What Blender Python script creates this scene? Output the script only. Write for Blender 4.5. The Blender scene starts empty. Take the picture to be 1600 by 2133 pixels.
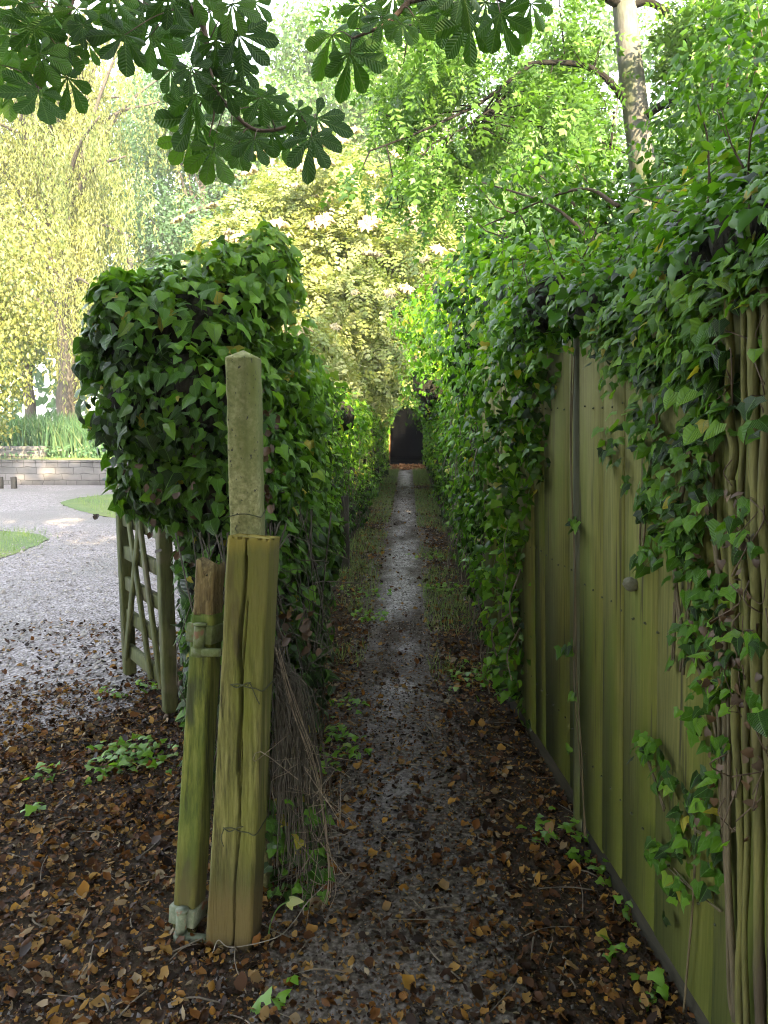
import bpy, bmesh, math, random
import numpy as np
from mathutils import Vector, Matrix
R = math.radians
random.seed(7)
rng = np.random.default_rng(11)
S = bpy.context.scene
C = S.collection

# ------------------------------------------------------------------ camera, sky, sun, exposure
PITCH, YAW, EYE = -7.25, 1.86, 1.6
cam_d = bpy.data.cameras.new('camera'); cam = bpy.data.objects.new('camera', cam_d); C.objects.link(cam)
cam_d.sensor_fit = 'VERTICAL'; cam_d.sensor_height = 36; cam_d.sensor_width = 27; cam_d.lens = 26
cam_d.clip_start = .05; cam_d.clip_end = 800
cam.location = (0, 0, EYE); cam.rotation_euler = (R(90+PITCH), 0, R(YAW))
S.camera = cam

SUN_AZ, SUN_EL = 158, 26           # azimuth clockwise from +Y, behind the camera on the right
w = bpy.data.worlds.new('World'); S.world = w; w.use_nodes = True
wn = w.node_tree.nodes; wl = w.node_tree.links
bgn = wn['Background']; sky = wn.new('ShaderNodeTexSky'); sky.sky_type = 'NISHITA'
sky.sun_disc = False; sky.sun_elevation = R(SUN_EL); sky.sun_rotation = R(SUN_AZ)
sky.air_density = 1.0; sky.dust_density = 1.5; sky.ozone_density = 1.0
hs = wn.new('ShaderNodeHueSaturation'); hs.inputs['Saturation'].default_value = .4; wl.new(sky.outputs[0], hs.inputs['Color'])
wl.new(hs.outputs[0], bgn.inputs[0]); bgn.inputs[1].default_value = 0.15
sd = bpy.data.lights.new('sun', 'SUN'); so = bpy.data.objects.new('sun', sd); C.objects.link(so)
sd.energy = 3.2; sd.angle = R(.5); sd.color = (1, .80, .50)
ts = Vector((math.sin(R(SUN_AZ))*math.cos(R(SUN_EL)), math.cos(R(SUN_AZ))*math.cos(R(SUN_EL)), math.sin(R(SUN_EL))))
so.rotation_euler = ts.to_track_quat('Z', 'Y').to_euler(); so.location = (0, 0, 30)
S.view_settings.view_transform = 'Standard'; S.view_settings.look = 'None'
S.view_settings.exposure = 3.55; S.view_settings.gamma = 1
S.cycles.use_denoising = True; S.cycles.filter_width = 1.1
S.cycles.max_bounces = 8; S.cycles.diffuse_bounces = 4; S.cycles.transmission_bounces = 4
S.cycles.sample_clamp_indirect = 6

# ------------------------------------------------------------------ helpers
F_ = 1540.
def ray(px, py):
    d = np.array([(px-800)/F_, 1.0, -(py-1066.5)/F_])
    c, s = math.cos(R(PITCH)), math.sin(R(PITCH)); d = np.array([d[0], c*d[1]-s*d[2], s*d[1]+c*d[2]])
    c, s = math.cos(R(YAW)), math.sin(R(YAW)); return np.array([c*d[0]-s*d[1], s*d[0]+c*d[1], d[2]])
O_ = np.array([0, 0, EYE])
def atY(px, py, Y): d = ray(px, py); return O_ + d*Y/d[1]
def atZ(px, py, Z=0.): d = ray(px, py); return O_ + d*(Z-EYE)/d[2]
def nrm(a): a = np.asarray(a, float); return a/np.maximum(np.linalg.norm(a, axis=-1, keepdims=True), 1e-9)
def rnd(n, s=1.): return rng.normal(size=(n, 3))*s

def tag(o, label=None, cat=None, group=None, kind=None):
    if label: o['label'] = label
    if cat: o['category'] = cat
    if group: o['group'] = group
    if kind: o['kind'] = kind
    return o
def empty(name, loc, label, cat, group=None):
    o = bpy.data.objects.new(name, None); C.objects.link(o); o.location = loc; o.empty_display_size = .2
    return tag(o, label, cat, group)
def mesh_obj(name, V, loops, sizes, mat, parent=None, attrs=None, smooth=False):
    V = np.asarray(V, float)
    if parent is not None: V = V - np.array(wpos(parent))
    me = bpy.data.meshes.new(name)
    loops = np.asarray(loops, np.int32).ravel(); sizes = np.asarray(sizes, np.int32)
    me.vertices.add(len(V)); me.vertices.foreach_set('co', V.astype(np.float32).ravel())
    me.loops.add(len(loops)); me.loops.foreach_set('vertex_index', loops)
    me.polygons.add(len(sizes)); st = np.concatenate([[0], np.cumsum(sizes)[:-1]]).astype(np.int32)
    me.polygons.foreach_set('loop_start', st); me.polygons.foreach_set('loop_total', sizes)
    if smooth: me.polygons.foreach_set('use_smooth', np.ones(len(sizes), bool))
    for k, a in (attrs or {}).items():
        a = np.asarray(a, np.float32)
        if a.ndim == 1:
            at = me.attributes.new(k, 'FLOAT', 'POINT'); at.data.foreach_set('value', a)
        else:
            at = me.attributes.new(k, 'FLOAT_VECTOR', 'POINT'); at.data.foreach_set('vector', a.ravel())
    me.update(calc_edges=True); me.validate()
    if mat: me.materials.append(mat)
    o = bpy.data.objects.new(name, me); C.objects.link(o)
    if parent is not None: o.parent = parent
    return o
def wpos(o):
    p = Vector(o.location)
    while o.parent is not None: o = o.parent; p = p + Vector(o.location)
    return p
class MB:
    def __init__(s): s.V = []; s.L = []; s.Z = []; s.n = 0
    def add(s, V, faces):
        V = np.asarray(V, float); s.V.append(V)
        for f in faces: s.L.extend(int(i)+s.n for i in f); s.Z.append(len(f))
        s.n += len(V)
    def tube(s, pts, rad, k=6, cap=True):
        P = np.asarray(pts, float); n = len(P); rad = np.broadcast_to(np.asarray(rad, float), (n,))
        T = nrm(np.gradient(P, axis=0)); up = np.array([.31, .17, .93]) if abs(T[0][2]) < .8 else np.array([1., .1, 0])
        A = nrm(np.cross(T, up)); B = np.cross(T, A)
        th = np.arange(k)*2*math.pi/k
        V = (P[:, None] + rad[:, None, None]*(np.cos(th)[None, :, None]*A[:, None] + np.sin(th)[None, :, None]*B[:, None])).reshape(-1, 3)
        f = [(i*k+j, i*k+(j+1) % k, (i+1)*k+(j+1) % k, (i+1)*k+j) for i in range(n-1) for j in range(k)]
        if cap: f += [tuple(range(k))[::-1], tuple((n-1)*k+j for j in range(k))]
        s.add(V, f)
    def loft(s, rings, cap=True):
        k = len(rings[0]); n = len(rings); V = np.concatenate(rings)
        f = [(i*k+j, i*k+(j+1) % k, (i+1)*k+(j+1) % k, (i+1)*k+j) for i in range(n-1) for j in range(k)]
        if cap: f += [tuple(range(k))[::-1], tuple((n-1)*k+j for j in range(k))]
        s.add(V, f)
    def box(s, c, d, rot=None, b=.004):
        bm = bmesh.new(); bmesh.ops.create_cube(bm, size=1)
        for v in bm.verts: v.co = Vector((v.co.x*d[0], v.co.y*d[1], v.co.z*d[2]))
        if b: bmesh.ops.bevel(bm, geom=bm.edges[:], offset=b, segments=1, affect='EDGES')
        V = np.array([v.co[:] for v in bm.verts]); bm.verts.index_update()
        f = [[v.index for v in p.verts] for p in bm.faces]; bm.free()
        if rot is not None: V = V @ np.array(rot).T
        s.add(V+np.asarray(c, float), f)
    def beam(s, a, b, wd, dp, side=(1, 0, 0), bev=.004):
        a = np.asarray(a, float); b = np.asarray(b, float); z = nrm(b-a); x = np.asarray(side, float); x = nrm(x-z*x.dot(z)); y = np.cross(z, x)
        s.box((a+b)/2, (wd, dp, np.linalg.norm(b-a)), np.stack([x, y, z], 1), bev)
    def build(s, name, mat, parent=None, smooth=False):
        return mesh_obj(name, np.concatenate(s.V), s.L, s.Z, mat, parent, smooth=smooth)
def spline(pts, n):
    P = np.asarray(pts, float); m = len(P)
    if m < 3: t = np.linspace(0, 1, n)[:, None]; return P[0]*(1-t)+P[-1]*t
    Q = np.concatenate([[2*P[0]-P[1]], P, [2*P[-1]-P[-2]]]); u = np.linspace(0, m-1-1e-6, n); i = u.astype(int); f = (u-i)[:, None]
    a, b, c, d = Q[i], Q[i+1], Q[i+2], Q[i+3]
    return .5*(2*b+(c-a)*f+(2*a-5*b+4*c-d)*f*f+(3*b-3*c+d-a)*f**3)
_ph = rng.uniform(0, 6.28, (8, 3)); _dr = nrm(rng.normal(size=(8, 3)))
def lump(P, sc=1.):
    P = np.asarray(P)*sc; v = 0
    for i in range(8): v = v + np.sin(P @ _dr[i]*(1+.55*i)+_ph[i, 0])/(1+.35*i)
    return v/3.

# ------------------------------------------------------------------ materials
def newmat(name):
    m = bpy.data.materials.new(name); m.use_nodes = True; nt = m.node_tree; nt.nodes.clear()
    out = nt.nodes.new('ShaderNodeOutputMaterial'); return m, nt, out
def ramp(nt, stops):
    r = nt.nodes.new('ShaderNodeValToRGB'); e = r.color_ramp.elements
    while len(e) < len(stops): e.new(.5)
    for el, (p, c) in zip(e, stops): el.position = p; el.color = (*c, 1)
    return r
def leafmat(name, cols, rough=.4, trans=.35, tcol=(1.5, 1.5, .6), spec=.5, vein=None):
    m, nt, out = newmat(name); N = nt.nodes; L = nt.links
    a = N.new('ShaderNodeAttribute'); a.attribute_name = 'rv'
    n = len(cols); r = ramp(nt, [(i/(n-1), c) for i, c in enumerate(cols)]); L.new(a.outputs['Fac'], r.inputs[0])
    col = r.outputs[0]
    p = N.new('ShaderNodeBsdfPrincipled'); p.inputs['Roughness'].default_value = rough
    p.inputs['Specular IOR Level'].default_value = spec
    if vein:
        uv = N.new('ShaderNodeAttribute'); uv.attribute_name = 'luv'
        sx = N.new('ShaderNodeSeparateXYZ'); L.new(uv.outputs['Vector'], sx.inputs[0])
        ab = N.new('ShaderNodeMath'); ab.operation = 'ABSOLUTE'; L.new(sx.outputs[0], ab.inputs[0])
        mr = N.new('ShaderNodeMath'); mr.operation = 'LESS_THAN'; L.new(ab.outputs[0], mr.inputs[0]); mr.inputs[1].default_value = .014
        mx = N.new('ShaderNodeMix'); mx.data_type = 'RGBA'; L.new(mr.outputs[0], mx.inputs[0]); L.new(col, mx.inputs[6])
        mx.inputs[7].default_value = (*vein, 1); col = mx.outputs[2]
        k = N.new('ShaderNodeMath'); k.operation = 'MULTIPLY_ADD'; L.new(ab.outputs[0], k.inputs[0]); k.inputs[1].default_value = -60.; 
        k2 = N.new('ShaderNodeMath'); k2.operation = 'MULTIPLY'; L.new(sx.outputs[1], k2.inputs[0]); k2.inputs[1].default_value = 75.; L.new(k2.outputs[0], k.inputs[2])
        s_ = N.new('ShaderNodeMath'); s_.operation = 'SINE'; L.new(k.outputs[0], s_.inputs[0])
        bp = N.new('ShaderNodeBump'); bp.inputs['Strength'].default_value = .5; bp.inputs['Distance'].default_value = .004
        L.new(s_.outputs[0], bp.inputs['Height']); L.new(bp.outputs[0], p.inputs['Normal'])
    L.new(col, p.inputs['Base Color'])
    t = N.new('ShaderNodeBsdfTranslucent'); g = N.new('ShaderNodeMix'); g.data_type = 'RGBA'; g.blend_type = 'MULTIPLY'; g.inputs[0].default_value = 1
    L.new(col, g.inputs[6]); g.inputs[7].default_value = (*tcol, 1); L.new(g.outputs[2], t.inputs[0])
    mx = N.new('ShaderNodeMixShader'); mx.inputs[0].default_value = trans
    L.new(p.outputs[0], mx.inputs[1]); L.new(t.outputs[0], mx.inputs[2]); L.new(mx.outputs[0], out.inputs[0]); return m
def surf(name, stops, scale=(5, 5, 5), rough=.8, bump=.4, bscale=40, bdist=.01, over=None, over_scale=(2, 2, 2), over_rng=(.45, .6), detail=6, spec=.3, kind='noise', over2=None):
    """procedural surface: noise ramp + optional second colour (moss, stain) in patches + bump"""
    m, nt, out = newmat(name); N = nt.nodes; L = nt.links
    tc = N.new('ShaderNodeTexCoord'); mp = N.new('ShaderNodeMapping'); mp.inputs['Scale'].default_value = scale; L.new(tc.outputs['Object'], mp.inputs[0])
    if kind == 'voronoi':
        t = N.new('ShaderNodeTexVoronoi'); t.inputs['Scale'].default_value = 1; L.new(mp.outputs[0], t.inputs[0])
        sp = N.new('ShaderNodeSeparateColor'); L.new(t.outputs['Color'], sp.inputs[0]); fac = sp.outputs[0]; hgt = t.outputs['Distance']
    else:
        t = N.new('ShaderNodeTexNoise'); t.inputs['Scale'].default_value = 1; t.inputs['Detail'].default_value = detail; t.inputs['Roughness'].default_value = .65
        L.new(mp.outputs[0], t.inputs[0]); fac = t.outputs[0]; hgt = None
    r = ramp(nt, stops); L.new(fac, r.inputs[0]); col = r.outputs[0]
    for ov, osc, org in ((over, over_scale, over_rng),) + ((over2,) if over2 else ()):
        if ov is None: continue
        m2 = N.new('ShaderNodeMapping'); m2.inputs['Scale'].default_value = osc; m2.inputs['Location'].default_value = (3.1, 1.7, .4); L.new(tc.outputs['Object'], m2.inputs[0])
        t2 = N.new('ShaderNodeTexNoise'); t2.inputs['Scale'].default_value = 1; t2.inputs['Detail'].default_value = 5; L.new(m2.outputs[0], t2.inputs[0])
        mr = N.new('ShaderNodeMapRange'); mr.inputs[1].default_value, mr.inputs[2].default_value = org; L.new(t2.outputs[0], mr.inputs[0])
        mx = N.new('ShaderNodeMix'); mx.data_type = 'RGBA'; L.new(mr.outputs[0], mx.inputs[0]); L.new(col, mx.inputs[6]); mx.inputs[7].default_value = (*ov, 1); col = mx.outputs[2]
    p = N.new('ShaderNodeBsdfPrincipled'); p.inputs['Roughness'].default_value = rough; p.inputs['Specular IOR Level'].default_value = spec; L.new(col, p.inputs['Base Color'])
    if bump:
        b = N.new('ShaderNodeBump'); b.inputs['Strength'].default_value = bump; b.inputs['Distance'].default_value = bdist
        if hgt is not None:
            L.new(hgt, b.inputs['Height'])
        else:
            t3 = N.new('ShaderNodeTexNoise'); t3.inputs['Scale'].default_value = bscale/max(scale); t3.inputs['Detail'].default_value = 6; L.new(mp.outputs[0], t3.inputs[0]); L.new(t3.outputs[0], b.inputs['Height'])
        L.new(b.outputs[0], p.inputs['Normal'])
    L.new(p.outputs[0], out.inputs[0]); return m

M = {}
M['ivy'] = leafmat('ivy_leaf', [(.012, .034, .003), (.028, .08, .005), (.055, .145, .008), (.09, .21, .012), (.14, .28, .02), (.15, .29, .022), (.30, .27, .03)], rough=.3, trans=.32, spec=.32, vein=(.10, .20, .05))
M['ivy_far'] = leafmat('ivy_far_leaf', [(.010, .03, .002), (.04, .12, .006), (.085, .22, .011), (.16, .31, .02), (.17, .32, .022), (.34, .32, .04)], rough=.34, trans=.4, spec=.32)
M['ivy_top'] = leafmat('ivy_top_leaf', [(.010, .03, .003), (.036, .11, .008), (.068, .175, .012), (.11, .23, .018), (.12, .24, .02), (.28, .24, .035)], rough=.34, trans=.4, spec=.32)
M['privet'] = leafmat('privet_leaf', [(.025, .07, .006), (.045, .12, .009), (.075, .18, .012), (.12, .25, .02)], rough=.35, trans=.5, spec=.35)
M['chestnut'] = leafmat('chestnut_leaf', [(.016, .046, .005), (.024, .066, .007), (.034, .09, .010), (.055, .12, .014)], rough=.5, trans=.38, vein=(.05, .095, .022), spec=.3)
M['elder'] = leafmat('elder_leaf', [(.10, .15, .03), (.17, .215, .055), (.26, .29, .10), (.38, .37, .17)], rough=.5, trans=.4)
M['willow'] = leafmat('willow_leaf', [(.07, .11, .028), (.135, .17, .04), (.22, .235, .07), (.33, .31, .13)], rough=.5, trans=.4, tcol=(1.3, 1.2, .6))
M['ash'] = leafmat('ash_leaf', [(.035, .09, .012), (.06, .14, .018), (.09, .19, .025), (.13, .24, .04)], rough=.45, trans=.45)
M['tree_a'] = leafmat('bluegreen_tree_leaf', [(.05, .11, .055), (.07, .15, .07), (.10, .18, .085)], rough=.55, trans=.4)
M['tree_b'] = leafmat('green_tree_leaf', [(.055, .125, .035), (.085, .17, .045), (.125, .21, .06)], rough=.55, trans=.4)
M['tree_c'] = leafmat('yellowgreen_tree_leaf', [(.08, .14, .035), (.12, .19, .045), (.16, .22, .065)], rough=.55, trans=.4)
M['grass'] = leafmat('grass_blade', [(.08, .16, .03), (.13, .23, .05), (.19, .29, .075), (.30, .31, .13)], rough=.55, trans=.3)
M['reed'] = leafmat('reed_blade', [(.04, .10, .05), (.06, .13, .065), (.08, .155, .075), (.12, .16, .075)], rough=.5, trans=.35)
M['litter'] = leafmat('fallen_leaf', [(.008, .004, .0015), (.016, .007, .0025), (.03, .012, .003), (.06, .022, .004), (.13, .05, .008), (.24, .13, .02), (.16, .10, .04), (.22, .18, .12)], rough=.6, trans=.12, tcol=(1, .9, .7), spec=.18)
M['orange_litter'] = leafmat('orange_fallen_leaf', [(.18, .07, .025), (.3, .12, .04), (.4, .2, .08)], rough=.6, trans=.1, tcol=(1, .9, .7))
M['flower'] = leafmat('cream_flower', [(.24, .21, .10), (.36, .31, .17), (.48, .43, .26)], rough=.7, trans=.3, tcol=(1, 1, .9))
M['dead_leaf'] = leafmat('dead_ivy_leaf', [(.03, .016, .006), (.06, .032, .012), (.11, .06, .022)], rough=.6, trans=.1, tcol=(1, .8, .6))
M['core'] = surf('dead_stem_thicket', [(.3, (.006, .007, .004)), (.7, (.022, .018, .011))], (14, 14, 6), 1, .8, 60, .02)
M['stem'] = surf('ivy_stem_bark', [(.3, (.06, .05, .025)), (.7, (.13, .10, .055))], (30, 30, 8), .85, .5, 90, .004)
M['vine'] = surf('mossy_vine_bark', [(.3, (0.055, 0.055, 0.014)), (.7, (0.14, 0.13, 0.034))], (45, 45, 5), .8, .7, 120, .004, over=(0.048, 0.036, 0.02), over_scale=(9, 9, 2), over_rng=(.5, .68))
M['twig'] = surf('twig_bark', [(.3, (.05, .035, .022)), (.7, (.11, .075, .05))], (30, 30, 10), .85, .4, 80, .004)
M['darktwig'] = surf('dark_grey_twig', [(.3, (.008, .0075, .0065)), (.7, (.022, .02, .017))], (30, 30, 10), .95, .5, 80, .004, spec=.1)
M['deadstem'] = surf('grey_dead_creeper', [(.3, (.035, .03, .022)), (.7, (.085, .075, .055))], (40, 40, 10), .9, .4, 80, .003)
M['pale_twig'] = surf('pale_dead_twig', [(.3, (.09, .07, .05)), (.7, (.18, .15, .11))], (30, 30, 10), .8, .4, 80, .003)
M['bark'] = surf('dark_bark', [(.3, (.03, .026, .022)), (.7, (.08, .07, .055))], (12, 12, 3), .9, .9, 30, .03)
M['ashbark'] = surf('grey_ash_bark', [(.3, (.07, .07, .06)), (.7, (.15, .145, .13))], (9, 9, 4), .85, .6, 40, .012, over=(.055, .07, .03), over_scale=(4, 4, 2), over_rng=(.5, .7))
M['concrete'] = surf('lichened_concrete', [(.34, (0.12, 0.125, 0.05)), (.5, (0.215, 0.215, 0.095)), (.66, (0.33, 0.32, 0.17))], (60, 60, 60), .9, .5, 260, .002, over=(0.115, 0.13, 0.036), over_scale=(5, 5, 2), over_rng=(.42, .66), over2=((0.0425, 0.0425, 0.0298), (90, 90, 70), (.63, .69)))
M['timber'] = surf('mossy_timber', [(.3, (0.035, 0.028, 0.009)), (.45, (0.098, 0.083, 0.022)), (.68, (0.17, 0.14, 0.042))], (95, 95, 3.0), .85, .9, 130, .004, over=(0.095, 0.108, 0.016), over_scale=(6, 6, 1.4), over_rng=(.36, .60), over2=((0.0663, 0.0351, 0.014), (4, 4, 1.9), (.6, .72)))
M['mossy'] = surf('green_algae_timber', [(.36, (0.03, 0.038, 0.008)), (.48, (0.085, 0.10, 0.015)), (.64, (0.16, 0.165, 0.036))], (60, 60, 3.5), .92, .7, 90, .005, over=(0.045, 0.075, 0.0105), over_scale=(8, 8, 2), over_rng=(.45, .65), over2=((0.0375, 0.045, 0.015), (14, 14, 5), (.58, .68)))
M['rotten'] = surf('rotten_timber', [(.3, (0.04, 0.026, 0.010)), (.5, (0.12, 0.088, 0.034)), (.72, (0.21, 0.165, 0.075))], (90, 90, 5), .9, .8, 120, .005)
M['fence'] = surf('algae_fence_board', [(.34, (0.09, 0.087, 0.018)), (.5, (0.128, 0.125, 0.027)), (.68, (0.175, 0.167, 0.045))], (110, 110, 1.3), .9, .5, 150, .003, over=(0.10, 0.13, 0.013), over_scale=(5, 5, 1.1), over_rng=(.46, .7), over2=((0.045, 0.042, 0.014), (45, 45, .9), (.60, .68)))
M['fencepost'] = surf('grey_fence_post', [(.3, (0.056, 0.0595, 0.035)), (.7, (0.105, 0.108, 0.077))], (40, 40, 3), .85, .4, 80, .003, over=(0.07, 0.084, 0.021), over_scale=(5, 5, 2), over_rng=(.45, .6))
M['darkboard'] = surf('dark_gravel_board', [(.3, (.02, .018, .012)), (.7, (.05, .045, .028))], (30, 3, 30), .9, .4, 60, .004)
M['gatewood'] = surf('gate_timber', [(.36, (.028, .034, .010)), (.5, (.052, .06, .017)), (.66, (.08, .086, .03))], (30, 30, 5), .85, .4, 60, .003, over=(.085, .075, .05), over_scale=(5, 5, 5), over_rng=(.56, .72))
M['iron'] = surf('lichened_iron', [(.3, (0.06, 0.075, 0.0225)), (.5, (0.09, 0.112, 0.0375)), (.7, (0.135, 0.15, 0.09))], (50, 50, 50), .8, .4, 160, .002, over=(0.12, 0.06, 0.03), over_scale=(25, 25, 25), over_rng=(.6, .68))
M['iron_grey'] = surf('grey_lichened_iron', [(.3, (0.075, 0.0938, 0.06)), (.5, (0.12, 0.143, 0.0975)), (.7, (0.18, 0.195, 0.15))], (50, 50, 50), .8, .4, 160, .002, over=(0.165, 0.075, 0.0375), over_scale=(25, 25, 25), over_rng=(.58, .66))
M['wire'] = surf('rusty_wire', [(.3, (.025, .03, .015)), (.7, (.06, .065, .03))], (80, 80, 80), .7, .2, 200, .001)
M['palewire'] = surf('grey_wire', [(.3, (.10, .09, .07)), (.7, (.19, .175, .145))], (80, 80, 80), .6, .2, 200, .001)
def zstain(m, bands, seed=0.):
    """weathering bands up the height of a post or fence: (z0, z1, colour, amount) mixed over the base with a noisy edge"""
    nt = m.node_tree; N = nt.nodes; L = nt.links; p = next(n for n in N if n.type == 'BSDF_PRINCIPLED'); src = p.inputs['Base Color'].links[0].from_socket
    tc = N.new('ShaderNodeTexCoord'); sx = N.new('ShaderNodeSeparateXYZ'); L.new(tc.outputs['Object'], sx.inputs[0]); mp = N.new('ShaderNodeMapping'); mp.inputs['Scale'].default_value = (28, 28, 4); mp.inputs['Location'].default_value = (seed, 0, 0); L.new(tc.outputs['Object'], mp.inputs[0])
    nz = N.new('ShaderNodeTexNoise'); nz.inputs['Scale'].default_value = 1; nz.inputs['Detail'].default_value = 6; L.new(mp.outputs[0], nz.inputs[0])
    for z0, z1, col, amt, wob in bands:
        a = N.new('ShaderNodeMath'); a.operation = 'MULTIPLY_ADD'; L.new(nz.outputs[0], a.inputs[0]); a.inputs[1].default_value = wob; L.new(sx.outputs[2], a.inputs[2])
        mr = N.new('ShaderNodeMapRange'); mr.inputs[1].default_value = z0+wob*.5; mr.inputs[2].default_value = z1+wob*.5; mr.inputs[3].default_value = 0; mr.inputs[4].default_value = amt; L.new(a.outputs[0], mr.inputs[0])
        mx = N.new('ShaderNodeMix'); mx.data_type = 'RGBA'; L.new(mr.outputs[0], mx.inputs[0]); L.new(src, mx.inputs[6]); mx.inputs[7].default_value = (*col, 1); src = mx.outputs[2]
    L.new(src, p.inputs['Base Color']); return m
M['timberpost'] = surf('cracked_gatepost_timber', [(.34, (.024, .021, .008)), (.44, (.088, .084, .026)), (.54, (.14, .132, .042)), (.66, (.22, .205, .08))], (75, 75, 2.6), .92, 1.0, 90, .006, over=(.105, .115, .016), over_scale=(7, 7, 1.6), over_rng=(.4, .62), over2=((.05, .045, .014), (14, 14, 3), (.6, .7)))
zstain(M['timberpost'], [(.36, .22, (.045, .046, .012), .85, .10), (.235, .15, (.10, .072, .026), .65, .14), (.05, -.01, (.035, .022, .01), .9, .06), (.86, 1.02, (.11, .085, .028), .4, .3), (1.20, 1.235, (.20, .16, .03), .8, .06)])
zstain(M['fence'], [(.75, .15, (.095, .14, .010), .5, .3), (1.35, 1.95, (.15, .135, .07), .5, .4)])
zstain(M['mossy'], [(.3, .12, (.075, .06, .018), .6, .15), (.85, 1.05, (.075, .11, .02), .6, .1)])
M['stone'] = None

def brickstone(name):
    m, nt, out = newmat(name); N = nt.nodes; L = nt.links
    tc = N.new('ShaderNodeTexCoord'); sp = N.new('ShaderNodeSeparateXYZ'); L.new(tc.outputs['Object'], sp.inputs[0]); cb = N.new('ShaderNodeCombineXYZ')
    ad = N.new('ShaderNodeMath'); ad.operation = 'ADD'; L.new(sp.outputs[0], ad.inputs[0]); L.new(sp.outputs[1], ad.inputs[1])
    L.new(ad.outputs[0], cb.inputs[0]); L.new(sp.outputs[2], cb.inputs[1])
    nz = N.new('ShaderNodeTexNoise'); nz.inputs['Scale'].default_value = 3; L.new(tc.outputs['Object'], nz.inputs[0])
    dm = N.new('ShaderNodeVectorMath'); dm.operation = 'MULTIPLY_ADD'; L.new(nz.outputs['Color'], dm.inputs[0]); dm.inputs[1].default_value = (.14, .09, .05); L.new(cb.outputs[0], dm.inputs[2])
    b = N.new('ShaderNodeTexBrick'); b.inputs['Scale'].default_value = 1; b.inputs['Brick Width'].default_value = .46; b.inputs['Row Height'].default_value = .16; b.inputs['Mortar Size'].default_value = .006; b.offset = .37; b.squash = .6; b.squash_frequency = 3
    b.inputs['Color1'].default_value = (.17, .157, .15, 1); b.inputs['Color2'].default_value = (.12, .113, .108, 1); b.inputs['Mortar'].default_value = (.065, .06, .055, 1); L.new(dm.outputs[0], b.inputs[0])
    n2 = N.new('ShaderNodeTexNoise'); n2.inputs['Scale'].default_value = 2.2; n2.inputs['Detail'].default_value = 8; L.new(tc.outputs['Object'], n2.inputs[0]); r = ramp(nt, [(.35, (.45, .45, .45)), (.6, (1, 1, 1))]); L.new(n2.outputs[0], r.inputs[0])
    mx = N.new('ShaderNodeMix'); mx.data_type = 'RGBA'; mx.blend_type = 'MULTIPLY'; mx.inputs[0].default_value = .8; L.new(b.outputs[0], mx.inputs[6]); L.new(r.outputs[0], mx.inputs[7])
    p = N.new('ShaderNodeBsdfPrincipled'); p.inputs['Roughness'].default_value = .9; L.new(mx.outputs[2], p.inputs['Base Color'])
    bp = N.new('ShaderNodeBump'); bp.inputs['Distance'].default_value = .02; L.new(b.outputs['Fac'], bp.inputs['Height']); bp.invert = True; L.new(bp.outputs[0], p.inputs['Normal']); L.new(p.outputs[0], out.inputs[0]); return m
M['stone'] = brickstone('coursed_stone')
M['ground'] = surf('leafy_soil', [(.3, (0.017, 0.012, 0.008)), (.5, (0.036, 0.026, 0.016)), (.7, (0.075, 0.054, 0.036))], (9, 9, 9), .95, .9, 60, .02, spec=.12, over=(0.0675, 0.0413, 0.0263), over_scale=(38, 38, 38), over_rng=(.56, .64))
M['track'] = surf('trodden_earth', [(.3, (.028, .021, .015)), (.5, (.05, .04, .03)), (.7, (.085, .07, .055))], (14, 14, 14), .65, .9, 70, .015, over=(.12, .10, .085), over_scale=(60, 60, 60), over_rng=(.57, .64))
M['path'] = surf('trodden_grit', [(.1, (.15, .135, .13)), (.45, (.285, .262, .255)), (.9, (.43, .405, .40))], (70, 70, 70), .95, .6, 60, .006, over=(.04, .03, .022), over_scale=(2.2, 1.1, 2), over_rng=(.46, .62), kind='voronoi', spec=.12)
M['gravel'] = surf('pale_gravel', [(.05, (0.165, 0.145, 0.14)), (.45, (0.25, 0.22, 0.217)), (.95, (0.365, 0.33, 0.33))], (36, 36, 36), .7, 1.0, 60, .03, over=(0.216, 0.198, 0.189), over_scale=(.7, .7, .7), over_rng=(.45, .62), kind='voronoi')
M['lawn'] = surf('mown_lawn', [(.3, (.08, .13, .045)), (.7, (.16, .21, .085))], (20, 20, 20), .85, .8, 60, .03, over=(.17, .20, .07), over_scale=(1, 1, 1), over_rng=(.45, .62))
_m = M['path']; _nt = _m.node_tree; _p = next(n for n in _nt.nodes if n.type == 'BSDF_PRINCIPLED'); _src = _p.inputs['Base Color'].links[0].from_socket
_tc = _nt.nodes.new('ShaderNodeTexCoord'); _sx = _nt.nodes.new('ShaderNodeSeparateXYZ'); _nt.links.new(_tc.outputs['Object'], _sx.inputs[0]); _nz = _nt.nodes.new('ShaderNodeTexNoise'); _nz.inputs['Scale'].default_value = 2.5; _nz.inputs['Detail'].default_value = 8; _nt.links.new(_tc.outputs['Object'], _nz.inputs[0])
_ma = _nt.nodes.new('ShaderNodeMath'); _ma.operation = 'MULTIPLY_ADD'; _nt.links.new(_nz.outputs[0], _ma.inputs[0]); _ma.inputs[1].default_value = 5.; _nt.links.new(_sx.outputs[1], _ma.inputs[2])
_mr = _nt.nodes.new('ShaderNodeMapRange'); _mr.inputs[1].default_value = 4.6; _mr.inputs[2].default_value = 8.; _nt.links.new(_ma.outputs[0], _mr.inputs[0]); _mx = _nt.nodes.new('ShaderNodeMix'); _mx.data_type = 'RGBA'; _xx = _nt.nodes.new('ShaderNodeMath'); _xx.operation = 'ADD'; _nt.links.new(_sx.outputs[0], _xx.inputs[0]); _xx.inputs[1].default_value = .07
_xa = _nt.nodes.new('ShaderNodeMath'); _xa.operation = 'ABSOLUTE'; _nt.links.new(_xx.outputs[0], _xa.inputs[0])
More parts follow.
